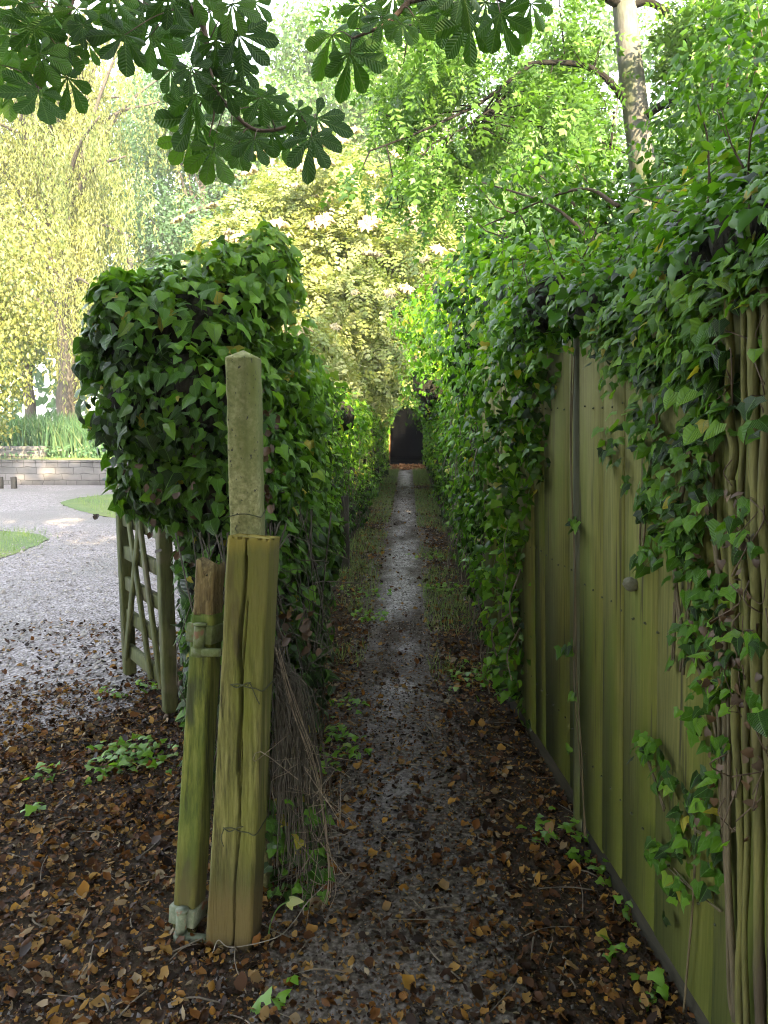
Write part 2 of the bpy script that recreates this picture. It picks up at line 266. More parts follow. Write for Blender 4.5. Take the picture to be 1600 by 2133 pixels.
_n3 = _nt.nodes.new('ShaderNodeTexNoise'); _n3.inputs['Scale'].default_value = 6; _n3.inputs['Detail'].default_value = 8; _nt.links.new(_tc.outputs['Object'], _n3.inputs[0])
_xb = _nt.nodes.new('ShaderNodeMath'); _xb.operation = 'MULTIPLY_ADD'; _nt.links.new(_n3.outputs[0], _xb.inputs[0]); _xb.inputs[1].default_value = .36; _nt.links.new(_xa.outputs[0], _xb.inputs[2])
_xm = _nt.nodes.new('ShaderNodeMapRange'); _xm.inputs[1].default_value = .40; _xm.inputs[2].default_value = .24; _nt.links.new(_xb.outputs[0], _xm.inputs[0])
_xc = _nt.nodes.new('ShaderNodeMath'); _xc.operation = 'MULTIPLY'; _nt.links.new(_xm.outputs[0], _xc.inputs[0]); _nt.links.new(_mr.outputs[0], _xc.inputs[1]); _nt.links.new(_xc.outputs[0], _mx.inputs[0])
_n2 = _nt.nodes.new('ShaderNodeTexNoise'); _n2.inputs['Scale'].default_value = 60; _n2.inputs['Detail'].default_value = 5; _nt.links.new(_tc.outputs['Object'], _n2.inputs[0]); _r2 = ramp(_nt, [(.33, (.034, .027, .020)), (.52, (.08, .066, .052)), (.70, (.17, .145, .125))]); _nt.links.new(_n2.outputs[0], _r2.inputs[0])
_nt.links.new(_r2.outputs[0], _mx.inputs[6]); _nt.links.new(_src, _mx.inputs[7]); _nt.links.new(_mx.outputs[2], _p.inputs['Base Color'])
M['black'] = surf('passage_shade_black', [(.3, (.003, .003, .0035)), (.7, (.007, .007, .0075))], (12, 12, 3), .9, .5, 40, .01)  # near-black colour stands in for the shade inside the doorway
M['doorwood'] = surf('orange_door_timber', [(.3, (.20, .10, .04)), (.7, (.36, .20, .085))], (30, 30, 3), .8, .4, 60, .004)
M['fungus'] = surf('pale_bracket_knob', [(.3, (.07, .07, .04)), (.7, (.15, .145, .10))], (60, 60, 60), .9, .5, 120, .004)
M['pebble'] = leafmat('path_pebble', [(.09, .08, .07), (.18, .16, .15), (.34, .31, .27)], rough=.85, trans=0, spec=.15)

# ------------------------------------------------------------------ leaf templates (base at origin, tip +y, face +z)
def fan(out, mid):
    V = np.array([mid]+list(out)); n = len(out); return V, np.array([(0, i+1, (i+1) % n+1) for i in range(n)])
_h = [(-.05, -.01, 0), (-.3, -.14, -.02), (-.56, .16, -.09), (-.33, .36, -.01), (-.22, .66, -.03)]
IVY = fan([(0, 0, 0)]+_h[1:]+[(0, 1, -.1)]+[(-a, b, c) for a, b, c in _h[:0:-1]], (0, .34, .05))
_h = [(-.36, -.06, -.01), (-.46, .22, -.06), (-.28, .62, -.04)]
HEART = fan([(0, .02, 0)]+_h+[(0, 1, -.14)]+[(-a, b, c) for a, b, c in _h[::-1]], (0, .34, .05))
OVAL = fan([(0, 0, 0), (-.25, .3, -.05), (-.22, .65, -.05), (0, 1, -.06), (.22, .65, -.05), (.25, .3, -.05)], (0, .45, .04))
RH = (np.array([(0, 0, 0), (-.27, .45, -.06), (0, 1, 0), (.27, .45, -.06)]), np.array([(0, 1, 2), (0, 2, 3)]))
NARROW = (np.array([(0, 0, 0), (-.1, .4, -.02), (0, 1, 0), (.1, .4, -.02)]), np.array([(0, 1, 2), (0, 2, 3)]))
BLADE = (np.array([(-.02, 0, 0), (.02, 0, 0), (-.014, .55, .04), (.014, .55, .04), (0, 1, .2)]), np.array([(0, 1, 3), (0, 3, 2), (2, 3, 4)]))
CURL = fan([(0, 0, 0), (-.3, .2, .16), (-.42, .5, .22), (-.2, .78, .1), (0, 1.0, .16), (.22, .8, .05), (.36, .52, .14), (.26, .2, .02)], (0, .5, -.03))
def merge(parts):
    V = []; T = []; U = []; n = 0
    for v, t, u in parts: V.append(v); T.append(t+n); U.append(u); n += len(v)
    return np.concatenate(V), np.concatenate(T), np.concatenate(U)
def leaflet_obovate():
    ys = [0, .25, .5, .72, .88, 1.0]; ws = [.01, .05, .145, .215, .175, .02]; V = []; T = []; U = []
    for y, w_ in zip(ys, ws):
        z = -.16*y*y
        for s in (-1, 0, 1): V.append((s*w_, y, z+(.0 if s == 0 else -.05*w_/.2))); U.append((s*w_, y, 0))
    for i in range(5):
        for j in range(2): a = i*3+j; T += [(a, a+1, a+4), (a, a+4, a+3)]
    return np.array(V), np.array(T), np.array(U)
def palmate(seed):
    r_ = np.random.default_rng(seed); lv, lt, lu = leaflet_obovate(); parts = []
    for a, l in ((0, 1), (40, .97), (-41, .98), (82, .84), (-80, .82), (125, .56), (-126, .58)):
        a = R(a+r_.uniform(-6, 6)); l = l*r_.uniform(.9, 1.08); c, s = math.cos(a), math.sin(a); tw = r_.uniform(-.35, .35)
        x = lv[:, 0]*l; y = lv[:, 1]*l; z = lv[:, 2]*l*r_.uniform(.3, 1.9)+x*tw
        parts.append((np.stack([c*x+s*y, -s*x+c*y, z], 1), lt, lu))
    v, t, u = merge(parts); return v, t, u
PALM = [palmate(i) for i in range(5)]
def pinnate(n, wd=.3, ll=.36):
    parts = []
    for i in range(n):
        y0 = .12+.72*i/(n-1)
        for s in (-1, 1):
            v, t = RH; a = s*R(62-18*i/(n-1)); c, q = math.cos(a), math.sin(a); x = v[:, 0]*ll*wd/.27; y = v[:, 1]*ll*(1-.25*abs(i/(n-1)-.4))
            parts.append((np.stack([c*x+q*y, -q*x+c*y+y0, v[:, 2]*ll-.12*y0*y0-.1*np.abs(y)], 1), t, v))
    v, t = RH; parts.append((np.stack([v[:, 0]*ll, v[:, 1]*ll+.84, v[:, 2]*ll-.1], 1), t, v))
    v, t, u = merge(parts); return v, t
PINN = pinnate(3, .3, .42); PINN4 = pinnate(4, .2, .32)

class Leaves:
    def __init__(s): s.V = []; s.T = []; s.rv = []; s.uv = []; s.n = 0
    def add(s, tpl, pos, nor, tip, size, rv):
        tv, tt = tpl[0], tpl[1]; tu = tpl[2] if len(tpl) > 2 else tv; n = len(pos); k = len(tv)
        if n == 0: return
        z = nrm(nor); y = np.asarray(tip, float); y = y - z*np.sum(y*z, 1, keepdims=True); y = nrm(y); x = np.cross(y, z)
        sz = np.broadcast_to(np.asarray(size, float), (n,))[:, None, None]
        xs = rng.uniform(.78, 1.2, (n, 1, 1)); zs = rng.uniform(.2, 2.2, (n, 1, 1)); tw = rng.normal(0, .16, (n, 1, 1)); sk = rng.normal(0, .12, (n, 1, 1))
        V = np.asarray(pos)[:, None]+sz*((tv[None, :, 0:1]*xs+sk*tv[None, :, 1:2]**2)*x[:, None]+tv[None, :, 1:2]*y[:, None]+(tv[None, :, 2:3]*zs+tw*tv[None, :, 0:1]*tv[None, :, 1:2])*z[:, None])
        s.V.append(V.reshape(-1, 3)); s.T.append((tt[None]+(np.arange(n)*k)[:, None, None]+s.n).reshape(-1, 3)); s.n += n*k
        s.rv.append(np.repeat(np.clip(np.broadcast_to(rv, (n,)), 0, 1), k)); s.uv.append(np.tile(tu, (n, 1)))
    def build(s, name, mat, parent=None, smooth=False):
        T = np.concatenate(s.T)
        return mesh_obj(name, np.concatenate(s.V), T, np.full(len(T), 3), mat, parent, {'rv': np.concatenate(s.rv), 'luv': np.concatenate(s.uv)}, smooth)
DOWN = np.array([0, 0, -1.])
def hang(lv, tpl, pos, nor, size, spread=.5, up=.35, rv=None, down=1., svar=.3):
    """leaves on a hanging surface: normals out and up, tips pointing down"""
    n = len(pos); nn = nrm(nrm(nor)+np.array([0, 0, up])+rnd(n, spread)); tp = DOWN*down+nrm(nor)*.35+rnd(n, .45)
    rv = np.clip(np.broadcast_to(rng.uniform(0, 1, n) if rv is None else rv, (n,)), 0, 1)*.86; rv = np.where(rng.uniform(0, 1, n) < .018, 1., rv)
    lv.add(tpl, pos, nn, tp, size*rng.uniform(1-svar, 1+svar, n), rv)
class Blobs:
    """union of ellipsoids sampled on its shell"""
    def __init__(s): s.c = []; s.r = []
    def add(s, c, r): s.c.append(np.asarray(c, float)); s.r.append(np.broadcast_to(np.asarray(r, float), (3,)))
    def sample(s, n, lo=.72, hi=1.05, inner=.62, wfun=None, bump=.12):
        c = np.array(s.c); r = np.array(s.r); wt = (r[:, 0]*r[:, 1]+r[:, 1]*r[:, 2]+r[:, 0]*r[:, 2])
        if wfun is not None: wt = wt*wfun(c)
        i = rng.choice(len(c), int(n*1.6), p=wt/wt.sum()); d = nrm(rng.normal(size=(len(i), 3)))
        f = rng.uniform(lo**2, hi**2, len(i))**.5; f = f*(1+bump*lump(c[i]+d*r[i], 5.)); P = c[i]+d*r[i]*f[:, None]; N_ = nrm(d/r[i])
        keep = np.ones(len(P), bool)
        for a in range(0, len(P), 4000):
            q = (P[a:a+4000, None]-c[None])/r[None]; qq = np.sum(q*q, 2); qq[np.arange(len(qq)), i[a:a+4000]] = 9; keep[a:a+4000] = qq.min(1) > inner**2
        P, N_ = P[keep], N_[keep]; return P[:n], N_[:n]
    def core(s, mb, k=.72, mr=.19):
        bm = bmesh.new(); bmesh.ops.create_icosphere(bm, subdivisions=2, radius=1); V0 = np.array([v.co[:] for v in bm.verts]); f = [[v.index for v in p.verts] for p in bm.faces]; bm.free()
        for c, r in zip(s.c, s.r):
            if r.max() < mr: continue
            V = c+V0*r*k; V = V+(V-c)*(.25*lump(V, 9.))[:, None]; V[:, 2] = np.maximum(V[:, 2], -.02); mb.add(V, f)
def branchy(mb, a, b, r0, r1, n=8, wob=.06, k=6):
    a = np.asarray(a, float); b = np.asarray(b, float); t = np.linspace(0, 1, n)[:, None]; P = a*(1-t)+b*t; L_ = np.linalg.norm(b-a)
    w_ = rnd(n, wob*L_)*np.sin(t*math.pi); P = P+np.cumsum(w_, 0)*.25+w_*.5
    mb.tube(P, np.linspace(r0, r1, n), k); return P

# ------------------------------------------------------------------ the setting: ground, drive, path, lawns
def grid(name, x0, x1, y0, y1, nx, ny, zf, mat):
    X, Y = np.meshgrid(np.linspace(x0, x1, nx), np.linspace(y0, y1, ny)); Z = zf(X, Y); V = np.stack([X.ravel(), Y.ravel(), Z.ravel()], 1)
    f = np.array([(j*nx+i, j*nx+i+1, (j+1)*nx+i+1, (j+1)*nx+i) for j in range(ny-1) for i in range(nx-1)])
    return mesh_obj(name, V, f, np.full(len(f), 4), mat, smooth=True)
def sheet(name, pts, z, mat, n=160, wob=.06):
    P = spline([(*p, 0) for p in list(pts)+[pts[0]]], n)[:-1]; P[:, :2] += .5*wob*np.stack([lump(P*3+9.), lump(P*3)], 1)+rng.normal(size=(len(P), 2))*wob*.25; P[:, 2] = z
    bm = bmesh.new(); vs = [bm.verts.new(p) for p in P]; fc = bm.faces.new(vs); bmesh.ops.triangulate(bm, faces=[fc]); bmesh.ops.recalc_face_normals(bm, faces=bm.faces[:])
    if sum(f.normal.z for f in bm.faces) < 0: bmesh.ops.reverse_faces(bm, faces=bm.faces[:])
    me = bpy.data.meshes.new(name); bm.to_mesh(me); bm.free(); me.materials.append(mat); o = bpy.data.objects.new(name, me); C.objects.link(o); o['kind'] = 'structure'; return o
g = sheet('ground', [(-250, -60), (250, -60), (250, 400), (-250, 400)], 0, M['ground'], 60, 0); 
sheet('driveway', [(-1.5, 3.9), (-1.5, 6), (-1.75, 9), (-2.9, 10.8), (-4.69, 11.6), (-6.1, 13), (-6.65, 14), (-6.3, 15.2), (-5, 16), (-3.2, 17.3), (-9, 17.5), (-24, 17.6), (-24, 11.6), (-9, 10.9), (-5.4, 10.1), (-4.65, 8.7), (-5.2, 7.3), (-8, 6.4), (-9, 4.2), (-4.5, 2.6), (-2.4, 3.2)], .004, M['gravel'], 260, .1)
sheet('lawn', [(-1.4, 9.5), (-2.9, 10.8), (-4.69, 11.6), (-6.1, 13), (-6.65, 14), (-6.3, 15.2), (-5, 16), (-3.2, 17), (-1.3, 17)], .010, M['lawn'], 160, .05)
sheet('lawn', [(-9, 10.6), (-5.4, 10.1), (-4.65, 8.7), (-5.2, 7.3), (-8, 6.4), (-14, 6), (-14, 10.6)], .010, M['lawn'], 160, .05)
ys = np.linspace(1.0, 24.4, 26)
pw = .30+.10*np.exp(-(ys-1)/3); pc = -.06+.03*np.sin(ys*.7)-.02*(ys/10)
sheet('path', list(zip(pc-pw, ys))+list(zip((pc+pw)[::-1], ys[::-1])), .006, M['path'], 420, .07)
ys2 = np.linspace(1.0, 4.6, 12); pw2 = .26+.1*np.exp(-(ys2-1)/2)
0 and sheet('path', list(zip(-.05-pw2, ys2))+list(zip((-.05+pw2)[::-1], ys2[::-1])), .003, M['track'], 200, .07)
tb = MB(); tb.box((-17.6, 21.2, .26), (30, 7.2, .52), b=0); o = tb.build('grass_terrace', M['lawn']); o['kind'] = 'structure'

# ------------------------------------------------------------------ ground cover (stuff)
def scatter(n, fx, fy): return np.stack([fx(n), fy(n), np.zeros(n)], 1)
lv = Leaves()
def litter(P, size, rv, flat=.45):
    size = np.minimum(size, .052)
    n = len(P); P = P.copy(); P[:, 2] = rng.uniform(.004, .022, n); a = rng.uniform(0, 6.28, n)
    nn = np.array([0, 0, 1.])+rnd(n, flat); tp = np.stack([np.cos(a), np.sin(a), rng.normal(0, .2, n)], 1)
    h = n//2; lv.add(CURL, P[:h], nn[:h], tp[:h], size[:h], rv[:h]); lv.add(OVAL, P[h:], nn[h:], tp[h:], size[h:], rv[h:])
def ru(a, b): return lambda n: rng.uniform(a, b, n)
def onpath(P): return np.abs(P[:, 0]+.06) < .2+.1*np.exp(-(P[:, 1]-1)/3)
n = 38000; P = scatter(n, ru(-2.4, .8), lambda n: 1.4+4.8*rng.uniform(0, 1, n)**1.25); keep = (rng.uniform(0, 1, n) < np.where(onpath(P), .62, .95)*np.clip((6.2-P[:, 1])/2.6, .1, 1)*np.where(onpath(P), np.clip((5-P[:, 1])/2.2, .12, 1), 1)) & ~((P[:, 0] < -1.7) & (P[:, 1] > 4.2)); P = P[keep]
litter(P, rng.gamma(2.2, .0078, len(P))+.006, rng.beta(1.3, 1.45, len(P)))
n = 9000; P = scatter(n, ru(-.68, .5), lambda n: 4.2+14*rng.uniform(0, 1, n)**1.3); keep = rng.uniform(0, 1, n) < np.where(onpath(P), .14, .9); P = P[keep]
litter(P, rng.gamma(2.5, .009, len(P))+.008, rng.beta(1.4, 1.2, len(P)))
n = 3500; P = scatter(n, ru(-3.6, -1.2), ru(3.2, 5.6)); d = P[:, 0]+1.5+.32*(P[:, 1]-3.4); keep = rng.uniform(0, 1, n) < np.clip(.85+d*.55, .03, 1); P = P[keep]
litter(P, rng.gamma(2.5, .009, len(P))+.008, rng.beta(1.2, 1.9, len(P)))
n = 6000; P = scatter(n, ru(-4.5, -1.0), ru(1.2, 3.6)); litter(P, rng.gamma(2.2, .008, n)+.008, rng.beta(1.2, 1.7, n))
n = 36000; P = scatter(n, ru(-2.4, .82), lambda n: 1.4+5.*rng.uniform(0, 1, n)**1.4); P = P[rng.uniform(0, 1, n) < np.clip((6.6-P[:, 1])/2, .1, 1)]; P = P[~((P[:, 0] < -1.7) & (P[:, 1] > 4.2))]; litter(P, rng.uniform(.005, .017, len(P)), rng.beta(1.1, 1.5, len(P)), .6)
tag(lv.build('leaf_litter', M['litter']), 'brown and yellow fallen leaves scattered over the dark soil and path', 'leaf litter', kind='stuff')
mb = MB()
for _ in range(170):
    y = 1.5+rng.gamma(1.6, 1.2); p = np.array([rng.uniform(-1.6 if y < 3.5 else -.6, .7), y, .012]); a = rng.uniform(0, 6.28); l = rng.uniform(.04, .22); d = np.array([math.cos(a), math.sin(a), 0])*l
    mb.tube(spline([p, p+d*.5+np.array([rng.normal()*.012, rng.normal()*.012, .008]), p+d], 6), rng.uniform(.0012, .003), 5)
tag(mb.build('twig_litter', M['pale_twig']), 'thin broken twigs lying among the fallen leaves', 'twigs', kind='stuff')
lv = Leaves(); n = 900; P = scatter(n, ru(-.55, .5), ru(22.8, 24.9)); a = rng.uniform(0, 6.28, n); P[:, 2] = rng.uniform(.01, .05, n)
lv.add(CURL, P, np.array([0, 0, 1.])+rnd(n, .4), np.stack([np.cos(a), np.sin(a), 0*a], 1), rng.uniform(.04, .1, n), rng.uniform(0, 1, n))
tag(lv.build('leaf_drift', M['orange_litter']), 'orange drift of dry leaves on the threshold of the dark doorway', 'leaf litter', kind='stuff')
lv = Leaves(); OCT = (np.array([(0, 0, .35), (.5, 0, 0), (0, .5, 0), (-.5, 0, 0), (0, -.5, 0)]), np.array([(0, 1, 2), (0, 2, 3), (0, 3, 4), (0, 4, 1)]))
n = 12000; y = 1.4+16*rng.uniform(0, 1, n)**1.5; P = np.stack([-.06+rng.normal(0, .26, n), y, np.full(n, .006)], 1); a = rng.uniform(0, 6.28, n)
lv.add(OCT, P, np.array([0, 0, 1.])+rnd(n, .25), np.stack([np.cos(a), np.sin(a), 0*a], 1), rng.gamma(2, .0035, n)+.004+.0005*y, rng.beta(1, 2, n)*np.clip(.05+.13*y, 0, 1))
n = 900; P = np.stack([rng.uniform(-1.3, -.5, n), 1.4+rng.gamma(1.5, .15, n), np.full(n, .004)], 1); a = rng.uniform(0, 6.28, n)
lv.add(OCT, P, np.array([0, 0, 1.])+rnd(n, .25), np.stack([np.cos(a), np.sin(a), 0*a], 1), rng.gamma(2, .004, n)+.005, rng.uniform(.0, .55, n))
n = 9000; y = 3.2+7*rng.uniform(0, 1, n)**1.2; P = np.stack([rng.uniform(-5, -1.35, n), y, np.full(n, .006)], 1); P = P[(P[:, 0] < -1.2-.33*(y-3.0)*0-.7*np.maximum(0, 5.4-y))]; n = len(P); a = rng.uniform(0, 6.28, n)
lv.add(OCT, P, np.array([0, 0, 1.])+rnd(n, .25), np.stack([np.cos(a), np.sin(a), 0*a], 1), rng.gamma(3, .005, n)+.006, rng.uniform(.45, 1, n))
tag(lv.build('gravel_stones', M['pebble']), 'small grey and buff stones lying loose on the path and drive', 'gravel', kind='stuff')
lv = Leaves()
for (x0, x1, y0, y1, n, h) in ((-.72, -.28, 4.6, 24, 12000, .075), (.14, .55, 4.2, 24, 13000, .075), (-6.9, -1.4, 10.8, 17, 9000, .09), (-9, -4.4, 7, 10.4, 9000, .08), (-24, -1, 17.7, 19.4, 5000, .1)):
    P = scatter(n, ru(x0, x1), ru(y0, y1)); 
    if n > 11000: P = P[(lump(P, 2.2)+.25*lump(P, 7.)+np.clip((P[:, 1]-9)*.06, -.3, .4)+rng.normal(0, .15, len(P))) > -.05]
    if y0 == 10.8: P = P[(P[:, 0] > -4.6-1.9*np.clip((P[:, 1]-11.4)/2.6, 0, 1)+1.5*np.clip((P[:, 1]-15)/2, 0, 1)) & (P[:, 1] > 11.5+.35*np.minimum(0, -4.7-P[:, 0])+.12*rng.normal(size=len(P)))]
    if y0 == 7: P = P[P[:, 0] < -4.6-.28*(P[:, 1]-8.7)**2+.12*rng.normal(size=len(P))]
    if y0 > 17: P[:, 2] = .52
    k = len(P); lv.add(BLADE, P, np.stack([rng.normal(size=k), rng.normal(size=k), 0*P[:, 0]+.15], 1), np.array([0, 0, 1.])+rnd(k, .35), rng.uniform(.5, 1.4, k)*h, rng.uniform(0, 1, k))
tag(lv.build('grass', M['grass']), 'short green grass along the path verges and drive edges', 'grass', kind='stuff')
lv = Leaves(); n = 15000; P = np.stack([rng.uniform(-20, -2, n), 19.6+rng.uniform(0, 1, n)**.8*3.6, np.full(n, .5)], 1); hh = rng.uniform(.75, 1.15, n)*(1+.12*lump(P, .9))
lv.add(BLADE, P, np.stack([rng.normal(size=n), rng.normal(size=n)-1, 0*hh], 1), np.array([0, 0, 1.])+rnd(n, .17), hh*1.15, rng.uniform(0, 1, n))
n = 3000; P = np.stack([rng.uniform(-20, -2, n), rng.uniform(19.2, 20.4, n), .5+rng.uniform(0, .35, n)], 1); lv.add(OVAL, P, np.array([0, -.6, 1.])+rnd(n, .5), DOWN*.3+rnd(n, .6), rng.uniform(.06, .12, n), rng.uniform(0, 1, n))
tag(lv.build('reed_bed', M['reed']), 'tall blue green reeds growing behind the low stone wall', 'reeds', kind='stuff')
lv = Leaves()
def sprouts(px, py, n, r):
    c = atZ(px, py); P = c+np.stack([rng.normal(0, r, n), rng.normal(0, r, n), np.abs(rng.normal(.03, .02, n))], 1); hang(lv, IVY, P, np.tile([0, -.2, 1.], (n, 1)), .038, .45, .3, rng.uniform(.5, 1, n), .1)
for a in ((270, 1590, 60, .09), (230, 1600, 25, .08), (310, 1575, 40, .07), (100, 1620, 12, .04), (240, 1450, 10, .05), (310, 1440, 14, .05), (70, 1695, 6, .02), (1160, 1740, 22, .06), (1200, 1790, 12, .05), (1250, 1820, 8, .03), (720, 1570, 30, .07), (770, 1290, 40, .08), (690, 1530, 20, .06), (735, 1480, 20, .06), (1010, 1420, 60, .12), (930, 1230, 60, .13), (760, 1240, 40, .1), (570, 2105, 7, .03), (1345, 2075, 8, .03), (1270, 1990, 6, .02), (1310, 1910, 5, .02), (900, 1160, 50, .13), (680, 1600, 14, .05)): sprouts(*a)
tag(lv.build('ground_ivy', M['ivy_top']), 'patches of bright green ivy seedlings creeping over the leaf litter', 'ground cover', kind='stuff')

# ------------------------------------------------------------------ posts by the gate
def rect_ring(c, w_, d_, k=6, ch=.008, ex=None, ey=None):
    """rounded rectangle of points, ccw, k points a side"""
    pts = []; hw, hd = w_/2, d_/2
    for (x0, y0, x1, y1) in ((-hw+ch, -hd, hw-ch, -hd), (hw, -hd+ch, hw, hd-ch), (hw-ch, hd, -hw+ch, hd), (-hw, hd-ch, -hw, -hd+ch)):
        for t in np.linspace(0, 1, k): pts.append((x0+(x1-x0)*t, y0+(y1-y0)*t))
    p = np.array(pts); ex = np.array((1., 0, 0)) if ex is None else ex; ey = np.array((0, 1., 0)) if ey is None else ey
    return np.asarray(c)+p[:, :1]*ex+p[:, 1:]*ey
# concrete post, recessed face and pyramid cap
cp = empty('concrete_post', (-.52, 2.36, 0), 'tall lichen covered concrete post with pyramid top beside the ivy', 'post')
prof = [(a*.84, b*.84) for a, b in [(-.058, -.040), (-.050, -.058), (-.026, -.058), (-.020, -.050), (.012, -.050), (.018, -.058), (.050, -.058), (.058, -.040), (.058, .05), (.05, .058), (-.05, .058), (-.058, .05)]]
rings = []
for z in np.linspace(-.1, 1.785, 60):
    q = np.array([(a, b, 0) for a, b in prof])+np.array([-.52, 2.36, z]); q[:, :2] += .0012*rng.normal(size=(len(prof), 2)); rings.append(q)
mb = MB(); mb.loft(rings, False); top = rings[-1]; n = len(top); apex = np.array([-.52, 2.36, 1.812])
mid = top*.96+np.array([-.52, 2.36, 1.785])*.04; mid[:, 2] = 1.789
mb.add(np.concatenate([top, mid, [apex]]), [(i, (i+1) % n, n+(i+1) % n, n+i) for i in range(n)]+[(n+i, n+(i+1) % n, 2*n) for i in range(n)])
mb.build('shaft', M['concrete'], cp)
mb = MB(); z = atY(500, 1075, 2.3)[2]
mb.tube([(-.52+.053*math.copysign(min(1, abs(1.35*math.cos(a))), math.cos(a)), 2.36+.053*math.copysign(min(1, abs(1.35*math.sin(a))), math.sin(a)), z+.006*math.sin(3*a)) for a in np.linspace(0, 6.28, 30)], .0018, 5); mb.build('wire', M['wire'], cp)
# big leaning gatepost with a long crack
bp_ = empty('timber_gatepost', (-.53, 2.09, 0), 'thick cracked square timber post leaning right and tied with wire', 'post')
B0 = np.array([-.537, 2.085, -.06]); B1 = np.array([-.463, 2.20, 1.255]); ax = nrm(B1-B0); ex = nrm(np.array([1, -.10, 0])-ax*ax[0]); ey = nrm(np.cross(ax, ex))
rings = []; nz = 130; k = 72
for i, t in enumerate(np.linspace(0, 1, nz)):
    w_, d_ = .143-.014*t, .115; rg = rect_ring(B0+(B1-B0)*t, w_, d_, k, .007, ex, ey); loc = (rg-(B0+(B1-B0)*t)) @ np.stack([ex, ey], 1)
    off = np.zeros(len(rg)); front = np.arange(len(rg)) < k
    cx = .004+.012*math.sin(t*5+.4)+.004*math.sin(t*23); dep = .05*np.clip(min(t/.03, (1.0-t)/.02+.3), 0, 1)*(1-.5*math.sin(t*9)**2*(t > .5)); wid = .0028+.0026*(t > .45)*(t < .95)
    off = np.where(front, off-dep*np.exp(-((loc[:, 0]-cx)/wid)**4), off)
    cx2 = .004-.022*t+.004*math.sin(t*17); off = np.where(front & (t > .25) & (t < .85), off-.014*np.exp(-((loc[:, 0]-cx2-.018)/.0022)**4), off)
    off = off+.0007*lump(rg*np.array([1, 1, .03]), 260.)+.0022*lump(rg*np.array([1, 1, .2]), 30.)
    side = np.where(front[:, None], -ey[None], np.where((np.arange(len(rg)) < 2*k)[:, None], ex[None], np.where((np.arange(len(rg)) < 3*k)[:, None], ey[None], -ex[None])))
    rg = rg+side*off[:, None]
    if i == nz-1: rg = rg-ax*(.010+.010*np.abs(lump(rg*np.array([1, 1, .3]), 55.)))[:, None]
    if t < .06: rg = rg+(B0+(B1-B0)*t-rg)*(.16*(1-t/.06))*np.clip(.6+lump(rg, 30.), 0, 1)[:, None]
    rings.append(rg)
mb = MB(); mb.loft(rings); mb.build('shaft', M['timberpost'], bp_)
def on_front(u, t, off=.004): return B0+(B1-B0)*t+ex*u-ey*(.0575+off)
for t, a in ((.655, 0), (.325, 1)):
    mb = MB(); w2 = .068
    mb.tube(spline([on_front(-.03, t+.003), on_front(-.005, t+.006), on_front(.02, t+.001), on_front(.045, t, .003), on_front(w2, t-.004, .003), B0+(B1-B0)*t+ex*(w2+.004), B0+(B1-B0)*t+ex*(w2+.003)+ey*.066], 24), .0019, 5)
    mb.tube(spline([on_front(-.032, t+.003, .002), on_front(-.01, t-.002, .006), on_front(.015, t+.009, .004), on_front(.03, t+.012, .002)], 14), .0018, 5)
    mb.tube(spline([on_front(.02, t+.002), on_front(.03, t+.01, .008), on_front(.05, t-.02, .006), on_front(.06, t-.035, .001)], 14) if a == 0 else spline([on_front(-.03, t), on_front(-.036, t-.02, .006), on_front(-.028, t-.04, .002)], 10), .0016, 5)
    mb.build('wire_tie', M['wire'], bp_)
# broken gate stile hung on two hinges
st = empty('broken_gate_stile', (-.71, 2.2, .02), 'narrow green broken gate stile with jagged rotten top hung on hinges', 'gate stile')
A0 = atY(391, 1945, 2.14); A1 = atY(433, 1275, 2.24); ax2 = nrm(A1-A0); ex2 = nrm(np.array([1, -.25, 0])-ax2*ax2[0]); ey2 = np.cross(ax2, ex2)
def stile_rings(t0, t1, nz, wob, jag=0, w0=.075):
    rr = []
    for i, t in enumerate(np.linspace(t0, t1, nz)):
        rg = rect_ring(A0+(A1-A0)*t, w0, .075, 9, .006, ex2, ey2); rg = rg+.0015*lump(rg*np.array([1, 1, .3]), 40.)[:, None]*ex2+wob*rng.normal(size=(len(rg), 3))*np.array([1, 1, .3])
        if jag and i == nz-1: 
            l = (rg-(A0+(A1-A0)*t)) @ ex2; rg = rg+ax2*(jag*(np.where(l < -.008, 1, np.where(l > .027, .85, -.25))+.5*lump(rg, 60.)))[:, None]
        rr.append(rg)
    return rr
mb = MB(); mb.loft(stile_rings(0, 1.0, 60, .0003)); mb.build('shaft', M['mossy'], st, True)
mb = MB(); mb.loft(stile_rings(.995, 1.12, 16, .0012, .035, .066)); mb.build('rotten_top', M['rotten'], st)
for t, mt, nm in ((.94, 'iron', 0), (.075, 'iron_grey', 1)):
    c = A0+(A1-A0)*t
    mb = MB(); rot = np.stack([ex2, ey2, ax2], 1); mb.box(c-ex2*.002, (.089, .089, .058), rot, .003); hp = mb.build('hinge', M[mt], st)
    mb = MB(); f0 = c-ey2*.058+ex2*.008; mb.tube([f0-ax2*.05, f0+ax2*.03], .017, 14); mb.tube([f0+ax2*.03, f0+ax2*.036], .021, 14); mb.build('pin', M[mt], hp, False)
    mb = MB(); g0 = f0-ax2*.052; e0 = np.array([-.60, 2.06 if nm else 2.13, g0[2]-.002]); e0 = B0+(B1-B0)*((g0[2]+.06)/1.315)-ex*.076-ey*.03
    mb.tube([g0-ax2*.012, g0+ax2*.014], .022, 14); mb.beam(g0, e0, .022, .026, (0, 0, 1), .004); mb.build('strap', M[mt], hp)
mb = MB()
for dx in (-.015, .01, .022):
    p = A0+ex2*dx; mb.tube(spline([p, p+np.array([-.01, -.02, -.02]), p+np.array([rng.uniform(-.03, .03), -.05, -.05]), p+np.array([rng.uniform(-.04, .05), -.09, -.075])], 10), .002, 5)
mb.build('root', M['pale_twig'], st)

